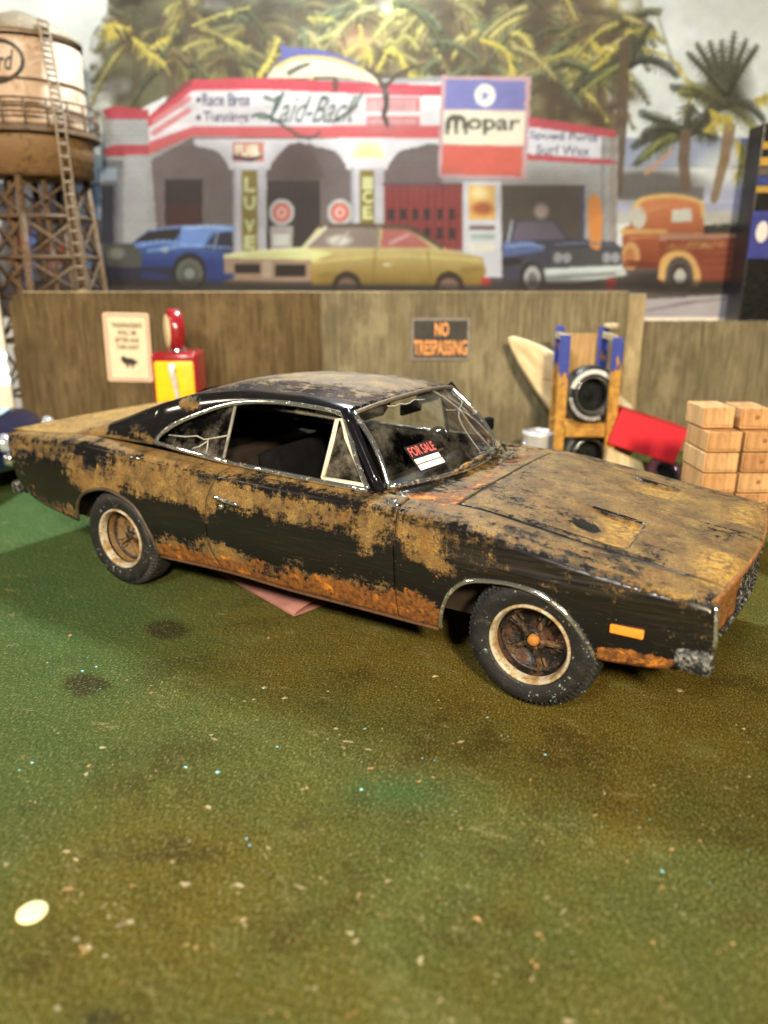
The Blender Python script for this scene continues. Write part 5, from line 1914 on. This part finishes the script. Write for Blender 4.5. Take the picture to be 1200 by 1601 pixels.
for pts, w_ in [([(208, 60), (228, 78), (258, 100)], 7), ([(235, 74), (262, 58)], 5), ([(160, 42), (178, 38), (202, 46)], 5), ([(172, 40), (176, 52)], 7), ([(926, 108), (946, 92), (972, 70)], 6), ([(924, 64), (940, 78)], 5), ([(978, 52), (1002, 46), (1018, 48)], 6),
                ([(1010, 76), (1050, 92), (1072, 122), (1078, 150), (1070, 182)], 5), ([(590, 110), (612, 74), (640, 112)], 6), ([(640, 118), (660, 128), (650, 120)], 9), ([(404, 118), (420, 96), (436, 60)], 8), ([(752, 62), (790, 78), (800, 116)], 7), ([(850, 92), (880, 84), (905, 72)], 4), ([(562, 40), (568, 70), (580, 92)], 5),
                ([(350, 60), (388, 74)], 4), ([(480, 28), (520, 30)], 4), ([(300, 40), (340, 24), (390, 12)], 3)]:
    c_ = catmull(pts, 10)
    cy_l = np.array(Yl if w_ > 4 else (206, 188, 96))
    pt.line(c_, w_ * .45, w_ * .3, cy_l, .7)
    for i in range(len(c_) - 1):
        for q in range(5):
            d = c_[i + 1] - c_[i]
            d = d / (np.linalg.norm(d) + 1e-9)
            o0 = c_[i] + (c_[i + 1] - c_[i]) * rng.random()
            v = d * rng.uniform(.2, 1) + np.array([-d[1], d[0]]) * rng.uniform(-.9, .9) + np.array([0, .35])
            pt.line([o0, o0 + v * w_ * rng.uniform(1.2, 2.8)], 1.6, .6, cy_l * rng.uniform(.72, 1.04), .75)
pt.ell(556, 64, 22, 18, (222, 150, 104), .6, .8)
# stand-alone palms at right
for cx_, cy_, n_ in ((1070, 205, 9), (1132, 160, 12), (985, 95, 6)):
    for k in range(n_):
        a = rng.uniform(-.4, math.pi + .4)
        frond(cx_, cy_, a, rng.uniform(50, 92), rng.uniform(10, 60), (84, 86, 70) if rng.random() < .7 else (142, 140, 80), 2, 20, .85)
pt.ell(1135, 140, 34, 42, (74, 74, 62), .75, .5)
for k in range(7):
    frond(1135, 140, 1.0 + .22 * k, rng.uniform(80, 110), 6, (88, 92, 72), 2, 14, .85)
pt.line([(1072, 210), (1068, 250), (1072, 292)], 9, 8, (120, 96, 76), .9)
pt.line([(1140, 200), (1132, 250), (1116, 312)], 10, 6, (150, 118, 86), .9)
pt.line([(976, 70), (972, 190), (964, 300)], 9, 8, (104, 84, 66), .85)
for pts, w_ in [([(1104, 205), (1120, 188), (1140, 184)], 9), ([(1150, 222), (1162, 240), (1152, 280)], 9), ([(1110, 172), (1120, 178), (1140, 184)], 6), ([(1180, 156), (1200, 150)], 7)]:
    c_ = catmull(pts, 9)
    pt.line(c_, w_ * .4, w_ * .25, (214, 186, 88), .8)
    for i in range(8):
        for q in range(7):
            d = c_[i + 1] - c_[i]
            d = d / (np.linalg.norm(d) + 1e-9)
            o0 = c_[i] + (c_[i + 1] - c_[i]) * rng.random()
            v = d * rng.uniform(.1, .8) + np.array([-d[1], d[0]]) * rng.uniform(-1, 1) + np.array([0, .5])
            pt.line([o0, o0 + v * w_ * rng.uniform(.9, 2.0)], 1.5, .6, np.array((222, 194, 86)) * rng.uniform(.7, 1.04), .8)
pt.line([(1010, 270), (1050, 236)], 4, 3, (206, 150, 116), .8)
pt.line([(1028, 24), (1052, 100)], 2, 3, (120, 120, 100), .5)

# garage: walls
brick = lambda X, Y: (np.array([178, 170, 164])[None, None] + (((Y % 6.4) < 1.6)[..., None]) * np.array([-30, -30, -30]) + ((((X + 7 * ((Y // 6.4) % 2)) % 14) < 1.6)[..., None]) * np.array([-12, -12, -12]))
shade = lambda X, Y: (np.array([124, 108, 104])[None, None] + (((Y % 6.4) < 1.6)[..., None]) * np.array([-14, -14, -14]))
pt.poly([(155, 440), (160, 190), (172, 175), (232, 182), (300, 130), (690, 120), (690, 230), (960, 210), (962, 440)], brick)
pt.poly([(236, 250), (300, 215), (690, 215), (690, 440), (250, 440)], shade)
pt.rect(160, 250, 192, 440, (112, 108, 116), .75)
pt.rect(184, 262, 230, 440, (190, 184, 180), .35)
pt.rect(150, 290, 178, 380, (52, 56, 74), .9)
pt.rect(150, 262, 182, 282, (176, 184, 196), .9)
pt.rect(258, 280, 316, 352, (58, 50, 52))
pt.rect(262, 320, 312, 352, (84, 44, 46), .8)
pt.rect(414, 282, 500, 392, (62, 54, 54))
pt.poly([(160, 172), (178, 165), (232, 172), (232, 186), (166, 186)], (190, 70, 82))
pt.poly([(160, 234), (180, 226), (232, 226), (232, 242), (166, 244)], (186, 74, 84))
# fascia
pt.poly([(232, 182), (300, 138), (690, 128), (690, 226), (300, 204), (232, 238)], (226, 212, 206))
pt.poly([(230, 184), (296, 124), (410, 122), (690, 134), (690, 152), (410, 140), (300, 142), (232, 200)], (208, 72, 84))
pt.poly([(232, 222), (300, 198), (690, 196), (690, 216), (300, 214), (232, 242)], (216, 100, 100))
pt.poly([(284, 130), (300, 122), (300, 132), (240, 178)], (120, 62, 62), .7)
for k in range(2):
    for j in range(11):
        x_ = 240 + j * 5.2
        pt.line([(x_, 190 - j * 3.4 + k * 18), (x_ + 3, 188 - j * 3.4 + k * 18)], 5.0, 4.6, (214, 128, 128), .8)
pt.text('Race Bros', [(316, 146), (390, 146), (390, 166), (316, 166)], (60, 58, 84), .85, .02)
pt.text('Tunnings', [(318, 174), (388, 175), (388, 195), (318, 194)], (60, 58, 84), .85, .02)
pt.ell(310, 156, 4, 4, (70, 66, 90), .9)
pt.ell(310, 184, 4, 4, (70, 66, 90), .9)
# red block with white lettering bars, right of the script name
pt.rect(572, 152, 656, 202, (212, 106, 104), .85)
for y_ in (157, 166, 187):
    for j in range(12):
        pt.line([(578 + j * 6.3, y_), (578 + j * 6.3, y_ + 6)], 1.7, 1.7, (236, 206, 200), .7)
pt.rect(572, 174, 656, 181, (236, 222, 214), .9)
pt.rect(660, 150, 690, 172, (238, 230, 220))
# script name
pt.text('Laid-Back', [(424, 150), (566, 150), (552, 192), (420, 192)], (66, 84, 74), .95, .004, .32)
for pts in [[(394, 182), (408, 178), (424, 184), (448, 200), (470, 214), (490, 214), (500, 206)], [(414, 152), (428, 156), (442, 148)], [(442, 146), (432, 168), (420, 184), (404, 184)], [(520, 190), (548, 172), (566, 146)]]:
    pt.line(catmull(pts, 14), 2.4, 1.6, (66, 84, 74), .9)
# leaping fish on the roof
pt.poly(catmull([(418, 120), (436, 98), (470, 88), (510, 90), (560, 104), (594, 128), (600, 136), (560, 124), (510, 120), (470, 122), (440, 122), (418, 122)], 60), (232, 208, 172))
pt.poly(catmull([(426, 104), (438, 92), (440, 66), (450, 74), (500, 78), (550, 94), (560, 104), (510, 92), (460, 90), (426, 106)], 50), (96, 94, 152))
pt.line(catmull([(432, 104), (466, 90), (520, 92), (566, 108)], 20), 2.6, 2, (232, 182, 84), .9)
pt.line([(452, 114), (466, 106), (482, 100)], 4.5, 3, (92, 88, 82), .9)
pt.line(catmull([(574, 108), (590, 120), (600, 136), (620, 118), (648, 104)], 20), 3.4, 2.8, (86, 70, 62), .95)
pt.line(catmull([(600, 134), (604, 160), (600, 180), (606, 196)], 16), 5, 3.2, (84, 72, 66), .95)
pt.line([(524, 128), (524, 140)], 5, 4, (112, 70, 66), .9)
# pillars with flared heads
for cx_, y0_, wd_, lw_ in ((390, 226, 26, 13), (574, 226, 26, 11)):
    pt.poly(catmull([(cx_ - 88, 218), (cx_ + 88, 218), (cx_ + 84, 228), (cx_ + 52, 236), (cx_ + 34, 256), (cx_ + 27, 266), (cx_ - 27, 266), (cx_ - 36, 254), (cx_ - 52, 236), (cx_ - 84, 228), (cx_ - 88, 218)], 60), (226, 212, 208))
    pt.rect(cx_ - wd_, 262, cx_ + wd_, 440, (206, 194, 192))
    pt.rect(cx_ - wd_, 262, cx_ - wd_ + 4, 440, (168, 158, 160))
    pt.rect(cx_ - lw_, 266, cx_ + lw_, 392 if cx_ < 500 else 352, (146, 124, 60))
pt.poly(catmull([(470, 222), (484, 232), (500, 262), (500, 280), (420, 280), (424, 262), (440, 238), (452, 226), (470, 222)], 40), (110, 90, 86))
pt.rect(364, 222, 412, 252, (214, 128, 104), .9)
pt.text('FUEL', [(368, 226), (408, 226), (408, 244), (368, 244)], (246, 232, 196), 1, .05)
pt.line([(366, 246), (392, 250), (408, 244)], 4, 2, (66, 58, 70), .8)
for k in range(9):
    a = math.pi * k / 8
    pt.line([(576, 244), (576 + 22 * math.cos(a), 244 - 20 * math.sin(a))], 2.2, 3, (240, 226, 150), .9)
pt.text('LIVE', [(382, 278), (398, 278), (398, 300), (382, 300)], (232, 224, 160), .0)
for ch_, y_ in (('L', 278), ('U', 306), ('V', 342), ('E', 368)):
    pt.text(ch_, [(381, y_), (399, y_), (399, y_ + 22), (381, y_ + 22)], (230, 222, 156), .95, .05)
for ch_, y_ in (('I', 276), ('C', 298), ('E', 322)):
    pt.text(ch_, [(566, y_), (582, y_), (582, y_ + 20), (566, y_ + 20)], (232, 224, 160), .95, .05)
# old pumps with round heads
for cx_ in (440, 531):
    pt.ell(cx_, 332, 20, 21, (196, 186, 176))
    pt.ell(cx_, 332, 14, 15, (214, 104, 84))
    pt.ell(cx_, 332, 8, 9, (232, 190, 176), .9)
    pt.ell(cx_, 332, 4, 5, (212, 110, 92), .9)
    pt.rect(cx_ - 18, 354, cx_ + 18, 400, (180, 166, 154))
    pt.rect(cx_ - 12, 366, cx_ + 12, 384, (222, 212, 196), .9)
# red workshop door
pt.rect(600, 288, 722, 390, (150, 66, 66))
for k in range(11):
    pt.rect(602 + k * 11, 290, 604 + k * 11, 390, (116, 50, 52), .7)
for y_ in (326, 356):
    for k in range(6):
        pt.rect(606 + k * 19, y_, 616 + k * 19, y_ + 18, (70, 50, 54), .95)
pt.rect(598, 286, 726, 290, (108, 74, 74))
# post with poster
pt.rect(724, 284, 784, 446, (214, 204, 202))
pt.rect(732, 290, 774, 344, (238, 180, 96))
pt.ell(754, 326, 16, 10, (176, 92, 62), .9, .4)
pt.ell(750, 302, 14, 9, (250, 226, 170), .8, .5)
pt.rect(734, 352, 774, 360, (112, 84, 74), .8)
pt.rect(736, 366, 772, 374, (150, 170, 150), .7)
pt.rect(732, 380, 772, 392, (232, 220, 190), .8)
# right wing and its opening
pt.poly([(826, 184), (966, 210), (964, 444), (784, 444), (784, 240)], brick)
pt.poly([(824, 182), (930, 198), (964, 204), (964, 216), (826, 198)], (198, 84, 92))
pt.poly([(824, 198), (940, 214), (940, 248), (820, 240)], (226, 214, 214))
pt.poly([(820, 240), (964, 250), (964, 258), (820, 250)], (196, 86, 92))
pt.text('Speed Parts', [(828, 204), (934, 210), (934, 225), (828, 220)], (96, 96, 112), .9, .015)
pt.text('Surf Wax', [(838, 226), (922, 229), (922, 244), (838, 241)], (96, 96, 112), .9, .015)
pt.rect(784, 290, 912, 380, (92, 80, 72))
pt.rect(908, 290, 914, 380, (84, 80, 106))
pt.rect(940, 215, 944, 400, (140, 126, 122), .6)
pt.rect(954, 212, 962, 420, (160, 130, 110), .45)
# big square sign
pt.poly([(690, 118), (830, 120), (822, 282), (684, 278)], (206, 160, 158))
pt.poly([(697, 124), (822, 127), (820, 172), (695, 170)], (130, 124, 176))
pt.poly([(694, 172), (821, 174), (818, 228), (691, 225)], (238, 220, 190))
pt.poly([(692, 226), (817, 229), (815, 276), (690, 272)], (220, 104, 88))
pt.ell(758, 149, 16.5, 18, (240, 228, 208))
for k in range(5):
    a = math.pi / 2 + 2 * math.pi * k / 5
    pt.line([(758, 149), (758 + 14 * math.cos(a), 149 - 15 * math.sin(a))], 1.0, .5, (140, 132, 170), .9)
pt.poly([(758, 143), (763, 149), (758, 156), (753, 149)], (140, 134, 172))
pt.text('mopar', [(698, 184), (813, 187), (812, 212), (697, 210)], (92, 84, 72), .95, .022)
pt.line(catmull([(699, 208), (699, 192), (706, 183), (716, 182), (726, 188), (728, 208)], 16), 2.6, 2.6, (96, 88, 76), .9)
pt.line([(713, 186), (713, 208)], 2.4, 2.4, (96, 88, 76), .9)
# road
pt.rect(PX0, 434, 975, PY1, (86, 76, 74), .92)
pt.poly([(940, 420), (1290, 405), (1290, 500), (940, 500)], (112, 96, 90))
pt.poly([(975, 470), (1290, 452), (1290, 500), (975, 500)], (206, 188, 182))
for k in range(9):
    pt.line([(1000 + k * 9, 488 - k * 2), (1090 + k * 12, 470 - k)], 1.2, .6, (150, 128, 124), .6)
pt.ell(1080, 440, 110, 18, (58, 48, 46), .9, .3)

# busy shop front and people printed at the far left
pt.rect(PX0, 285, 158, 446, (112, 104, 104))
for x0_, x1_, c_ in ((14, 50, (206, 190, 186)), (58, 78, (198, 186, 190)), (110, 140, (186, 190, 200)), (146, 158, (170, 186, 204))):
    pt.rect(x0_, 290, x1_, 344, c_, .9)
pt.rect(10, 344, 60, 352, (196, 160, 160), .9)
for x0_, y0_, x1_, y1_, c_ in ((16, 380, 28, 412, (226, 128, 52)), (28, 360, 46, 386, (216, 84, 66)), (42, 362, 54, 446, (126, 146, 222)), (34, 400, 44, 440, (60, 58, 90)), (64, 374, 74, 398, (214, 112, 80)), (92, 368, 104, 410, (222, 92, 58)), (70, 404, 88, 430, (196, 120, 108)),
                              (118, 366, 128, 384, (206, 70, 60)), (130, 398, 140, 446, (150, 168, 206)), (-40, 380, -10, 430, (200, 110, 80)), (-20, 340, 0, 380, (210, 200, 196))):
    pt.poly([(x0_ + 4, y0_), (x1_ + 3, y0_), (x1_ - 3, y1_), (x0_ - 3, y1_)], c_, .9)
pt.ell(2, 250, 10, 22, (246, 190, 60), .9, .3)

# blue coupe
bl_ = lambda X, Y: np.array([66, 90, 146])[None, None] + np.clip((392 - Y) / 40, -.5, 1.2)[..., None] * np.array([52, 54, 48])
pt.poly([(160, 382), (205, 380), (214, 374), (230, 360), (286, 352), (330, 352), (362, 360), (364, 446), (162, 444)], bl_)
pt.poly([(208, 378), (232, 362), (288, 356), (270, 378)], (48, 44, 46))
pt.poly([(282, 358), (300, 352), (366, 352), (366, 362), (330, 362), (316, 388), (280, 384)], (122, 152, 208))
pt.poly([(318, 388), (336, 364), (364, 362), (364, 394)], (44, 50, 66))
pt.line([(340, 364), (334, 390)], 2, 2, (136, 146, 168), .9)
pt.poly([(160, 380), (212, 382), (222, 400), (220, 418), (162, 416)], (86, 86, 80))
pt.ell(182, 396, 12, 9, (148, 150, 138), .9, .4)
pt.rect(160, 418, 280, 446, (36, 38, 52), .8)
pt.ell(296, 426, 27, 31, (40, 38, 42))
pt.ell(296, 427, 21, 23, (104, 102, 92))
pt.ell(296, 428, 8, 9, (206, 204, 186))
pt.ell(296, 428, 14, 15, (70, 68, 64), .5)
pt.ell(258, 390, 6, 5, (176, 176, 150), .8)
# mustard car
ye = lambda X, Y: np.array([190, 160, 96])[None, None] + np.clip((408 - Y) / 24, -1.2, 1.2)[..., None] * np.array([26, 30, 32])
pt.poly([(350, 402), (372, 394), (470, 388), (500, 352), (620, 352), (664, 370), (700, 390), (754, 402), (760, 424), (752, 448), (350, 448)], ye)
pt.poly([(472, 388), (506, 354), (590, 354), (588, 388)], (150, 128, 116))
pt.poly([(594, 388), (598, 356), (640, 360), (676, 388)], (190, 110, 100))
pt.line([(500, 354), (560, 352), (640, 356), (690, 386)], 3, 4, (98, 80, 66), .9)
pt.line([(474, 388), (508, 356)], 3.4, 3, (226, 212, 178), .9)
pt.line([(592, 354), (590, 388)], 2.5, 2.5, (156, 140, 112), .9)
pt.ell(530, 376, 18, 8, (232, 220, 196), .85, .4)
pt.poly([(350, 398), (470, 386), (520, 396), (480, 412), (350, 410)], (232, 222, 150), .9)
pt.poly([(350, 404), (486, 406), (484, 446), (352, 436)], (172, 136, 112))
pt.rect(366, 412, 406, 428, (44, 34, 32))
pt.rect(430, 414, 478, 432, (44, 34, 32))
pt.rect(410, 408, 424, 434, (200, 172, 140), .9)
for cx_ in (542, 702):
    pt.ell(cx_, 448, 23, 24, (66, 48, 40))
    pt.ell(cx_, 452, 16, 17, (142, 110, 92))
pt.rect(350, 440, 488, 452, (84, 72, 68), .8)
# dark sedan with whitewall and chrome
pt.poly([(784, 382), (796, 346), (812, 342), (868, 344), (888, 372), (960, 378), (978, 392), (978, 428), (850, 440), (786, 442)], (72, 72, 84))
pt.poly([(786, 378), (830, 376), (852, 392), (786, 402)], (98, 114, 158), .9)
pt.poly([(800, 376), (808, 346), (864, 346), (884, 374)], (110, 96, 108))
pt.ell(846, 330, 11, 12, (206, 176, 164), .9, .3)
pt.line([(800, 346), (794, 378)], 2.4, 2.4, (186, 182, 178), .8)
pt.poly([(860, 392), (976, 386), (978, 418), (862, 416)], (88, 84, 86))
for x_ in (872, 886, 948, 962):
    pt.ell(x_, 403, 7, 8, (168, 164, 164), .95)
pt.poly([(850, 420), (976, 414), (980, 430), (900, 442), (854, 442)], (206, 204, 190))
pt.line([(856, 434), (960, 428)], 2.5, 2, (120, 116, 110), .8)
pt.ell(830, 434, 18, 25, (54, 48, 48))
pt.ell(832, 435, 13, 19, (182, 174, 166))
pt.ell(832, 436, 7, 10, (120, 112, 106))
pt.poly(catmull([(922, 386), (918, 330), (922, 308), (930, 304), (938, 312), (942, 340), (938, 388), (922, 386)], 30), (232, 146, 76))
pt.rect(948, 436, 962, 452, (208, 52, 52))
pt.rect(752, 434, 766, 448, (200, 66, 54))
# old orange pick-up
orr = lambda X, Y: np.array([176, 92, 58])[None, None] + np.clip((380 - Y) / 60, -.6, 1)[..., None] * np.array([46, 42, 30])
pt.poly(catmull([(972, 420), (974, 360), (984, 352), (992, 322), (1010, 310), (1060, 308), (1092, 318), (1100, 352), (1100, 420)], 40), orr)
pt.line(catmull([(990, 330), (1004, 312), (1050, 306), (1094, 316), (1098, 336)], 20), 4, 3, (236, 186, 112), .95)
pt.ell(998, 340, 12, 17, (214, 200, 180))
pt.poly([(1050, 328), (1080, 326), (1082, 346), (1050, 348)], (220, 208, 188))
pt.line([(974, 362), (1040, 362)], 5, 3, (232, 176, 104), .9)
pt.ell(986, 400, 14, 22, (226, 168, 104), .95)
pt.ell(984, 402, 9, 13, (196, 120, 74), .9)
pt.poly([(1030, 374), (1166, 368), (1164, 440), (1032, 442)], (156, 74, 50))
pt.poly([(1030, 366), (1166, 362), (1166, 372), (1030, 376)], (196, 140, 112))
pt.poly([(1100, 352), (1160, 346), (1162, 364), (1100, 366)], (66, 60, 56))
for k in range(6):
    pt.ell(1112 + k * 11, 342 + 4 * (k % 2), 8, 7, (206, 192, 172), .8, .4)
pt.text('T&S CUSTOMIZING', [(1040, 380), (1134, 376), (1134, 388), (1040, 391)], (206, 160, 96), .9, .01)
pt.rect(1146, 372, 1150, 436, (120, 60, 46), .8)
for y_ in (396, 408, 420):
    pt.line([(1100, y_), (1160, y_ - 3)], 1, 1, (196, 112, 76), .6)
pt.poly(catmull([(1028, 436), (1034, 404), (1056, 392), (1080, 398), (1094, 424), (1092, 446), (1080, 446), (1074, 416), (1058, 404), (1044, 416), (1040, 440), (1028, 436)], 50), (236, 178, 106))
pt.ell(1062, 432, 22, 31, (96, 84, 78))
pt.ell(1062, 432, 14, 20, (62, 52, 50))
pt.ell(1063, 432, 9, 12, (206, 190, 176))

# glints, seams and soft shade that the print shows on its cars and walls
for pts, w0_, c_, al_ in (
        ([(232, 392), (300, 384), (362, 388)], 3, (150, 178, 226), .6), ([(214, 384), (250, 378), (282, 380)], 4, (140, 168, 220), .6), ([(286, 356), (330, 354), (362, 358)], 3, (176, 198, 232), .7),
        ([(236, 410), (262, 406)], 2, (44, 66, 124), .8), ([(330, 400), (328, 438)], 1.4, (40, 58, 110), .8), ([(226, 430), (262, 436)], 6, (40, 58, 112), .7), ([(330, 436), (362, 432)], 7, (40, 60, 118), .7),
        ([(362, 398), (420, 392), (480, 390)], 3, (246, 238, 176), .7), ([(490, 410), (600, 400), (700, 404), (752, 408)], 2, (222, 198, 120), .8), ([(500, 432), (520, 428)], 5, (150, 120, 58), .6),
        ([(568, 440), (680, 440)], 5, (150, 120, 60), .6), ([(586, 392), (584, 440)], 1.2, (140, 112, 56), .8), ([(668, 392), (674, 440)], 1.2, (140, 112, 56), .8), ([(600, 414), (612, 413)], 1.4, (232, 222, 190), .8),
        ([(722, 424), (752, 420)], 6, (158, 126, 62), .6), ([(610, 380), (640, 366)], 3, (222, 170, 160), .6), ([(520, 384), (545, 362)], 3, (190, 172, 160), .6),
        ([(790, 386), (826, 382), (850, 386)], 2, (150, 166, 206), .8), ([(868, 382), (920, 380), (962, 384)], 2, (120, 120, 134), .8), ([(858, 424), (974, 419)], 2, (240, 240, 232), .8), ([(790, 410), (812, 408)], 6, (46, 44, 52), .8),
        ([(1100, 384), (1160, 380)], 2, (206, 122, 84), .6), ([(984, 372), (1028, 370)], 2, (232, 150, 96), .7), ([(1004, 330), (1042, 322)], 3, (222, 150, 100), .6), ([(980, 412), (1024, 414)], 6, (128, 58, 38), .6), ([(1046, 376), (1046, 392)], 1.2, (110, 52, 36), .8)):
    pt.line(catmull(pts, 8), w0_, w0_ * .7, c_, al_)
for cx_, cy_, rx_, ry_ in ((262, 446, 110, 9), (560, 452, 220, 8), (880, 446, 100, 8), (1080, 448, 100, 9)):
    pt.ell(cx_, cy_, rx_, ry_, (44, 38, 38), .75, .5)
pt.ell(392, 330, 60, 70, (70, 58, 58), .25, .8)
pt.ell(470, 260, 40, 30, (78, 64, 62), .4, .8)
pt.ell(300, 250, 50, 30, (92, 78, 76), .4, .8)
pt.ell(650, 280, 60, 14, (120, 100, 98), .4, .8)
pt.ell(850, 310, 60, 30, (60, 50, 44), .5, .8)
for k in range(40):
    x_, y_ = rng.uniform(240, 690), rng.uniform(140, 215)
    pt.ell(x_, y_, rng.uniform(8, 30), rng.uniform(3, 8), (244, 226, 214) if rng.random() < .5 else (170, 120, 116), .12, .8)
pt.ell(470, 60, 260, 90, (236, 214, 170), .10, .9)
N5 = fnoise(pt.a.shape[:2], [(9, 20), (30, 70), (90, 200)], 9)
pt.a *= (1 + (N5[..., None] - .5) * .16)
N6 = np.random.default_rng(4).normal(0, .018, pt.a.shape)
pt.a = np.clip((pt.a - .5) * 1.10 + .485 + N6, 0, 1)
gm = pt.a.mean(-1, keepdims=True)
pt.a = np.clip(gm + (pt.a - gm) * .93, 0, 1)

# to a real sheet behind the fence
PNX, PNZ = 560, 250
w0S, _ = sz(PX0, 220, D_POSTER)
w1S, _ = sz(1240, 215, D_POSTER)
zt_p, zb_p = sz(600, PY0 + 4, D_POSTER)[1], sz(600, PY1 - 1, D_POSTER)[1]
uu, vv = np.linspace(0, 1, PNX), np.linspace(0, 1, PNZ)
SS, ZZ = np.meshgrid(w0S + (w1S - w0S) * uu, zt_p + (zb_p - zt_p) * vv, indexing='ij')
upc = ZZ - CAM[2]
den = D_POSTER * cp - upc * sp
pxx, pyy = 600 + F_PX * SS / den, 800.5 - F_PX * (D_POSTER * sp + upc * cp) / den
fi, fj = np.clip((pyy - PY0) * pt.k - .5, 0, pt.h - 1.001), np.clip((pxx - PX0) * pt.k - .5, 0, pt.w - 1.001)
i0, j0 = fi.astype(int), fj.astype(int)
fi, fj = (fi - i0)[..., None], (fj - j0)[..., None]
im = (pt.a[i0, j0] * (1 - fj) + pt.a[i0, j0 + 1] * fj) * (1 - fi) + (pt.a[i0 + 1, j0] * (1 - fj) + pt.a[i0 + 1, j0 + 1] * fj) * fi
lin = np.where(im <= .04045, im / 12.92, ((im + .055) / 1.055)**2.4)
SHEET = np.array([.50, .60, .74])
V = np.stack([SS, np.zeros_like(SS), ZZ - zb_p], -1)
pme = grid_mesh('print', V, False, True)
at = pme.color_attributes.new('ink', 'FLOAT_COLOR', 'POINT')
at.data.foreach_set('color', np.concatenate([lin.reshape(-1, 3) * SHEET, np.ones((lin.shape[0] * lin.shape[1], 1))], 1).astype(np.float32).ravel())
g = G('printed_backdrop_ink')
nv = g.noise(90, 2, .5, vec=g.mapped((1, 1, 1)))
pm = g.done(g.bsdf(g.mix(g.math('MULTIPLY', nv, .10), g.attr('ink'), (.5, .46, .42)), .9, 0, g.bump(g.noise(3, 3), .004), .06))
poster = thing('backdrop_poster', 'large printed backdrop of a retro garage with palms and parked cars', 'poster', st(0, D_POSTER, 0), ROTZ)
po = link('print', pme, pm, poster)
po.location.z = zb_p
link('board', box_mesh('board', ((w0S + w1S) / 2, .022, zt_p / 2), (w1S - w0S, .04, zt_p)), plain('white_foam_board', (.74, .70, .64), .7, 0, .05, 4), poster)
# room wall far behind
wall = link('wall', box_mesh('wall', (0, 0, 3), (40, .1, 7)), plain('dull_room_wall', (.34, .31, .27), .85, 0, .1, 1.2))
wall.location = st(0, 15.5, 0)
wall.rotation_euler = (0, 0, ROTZ)
wall['kind'] = 'structure'
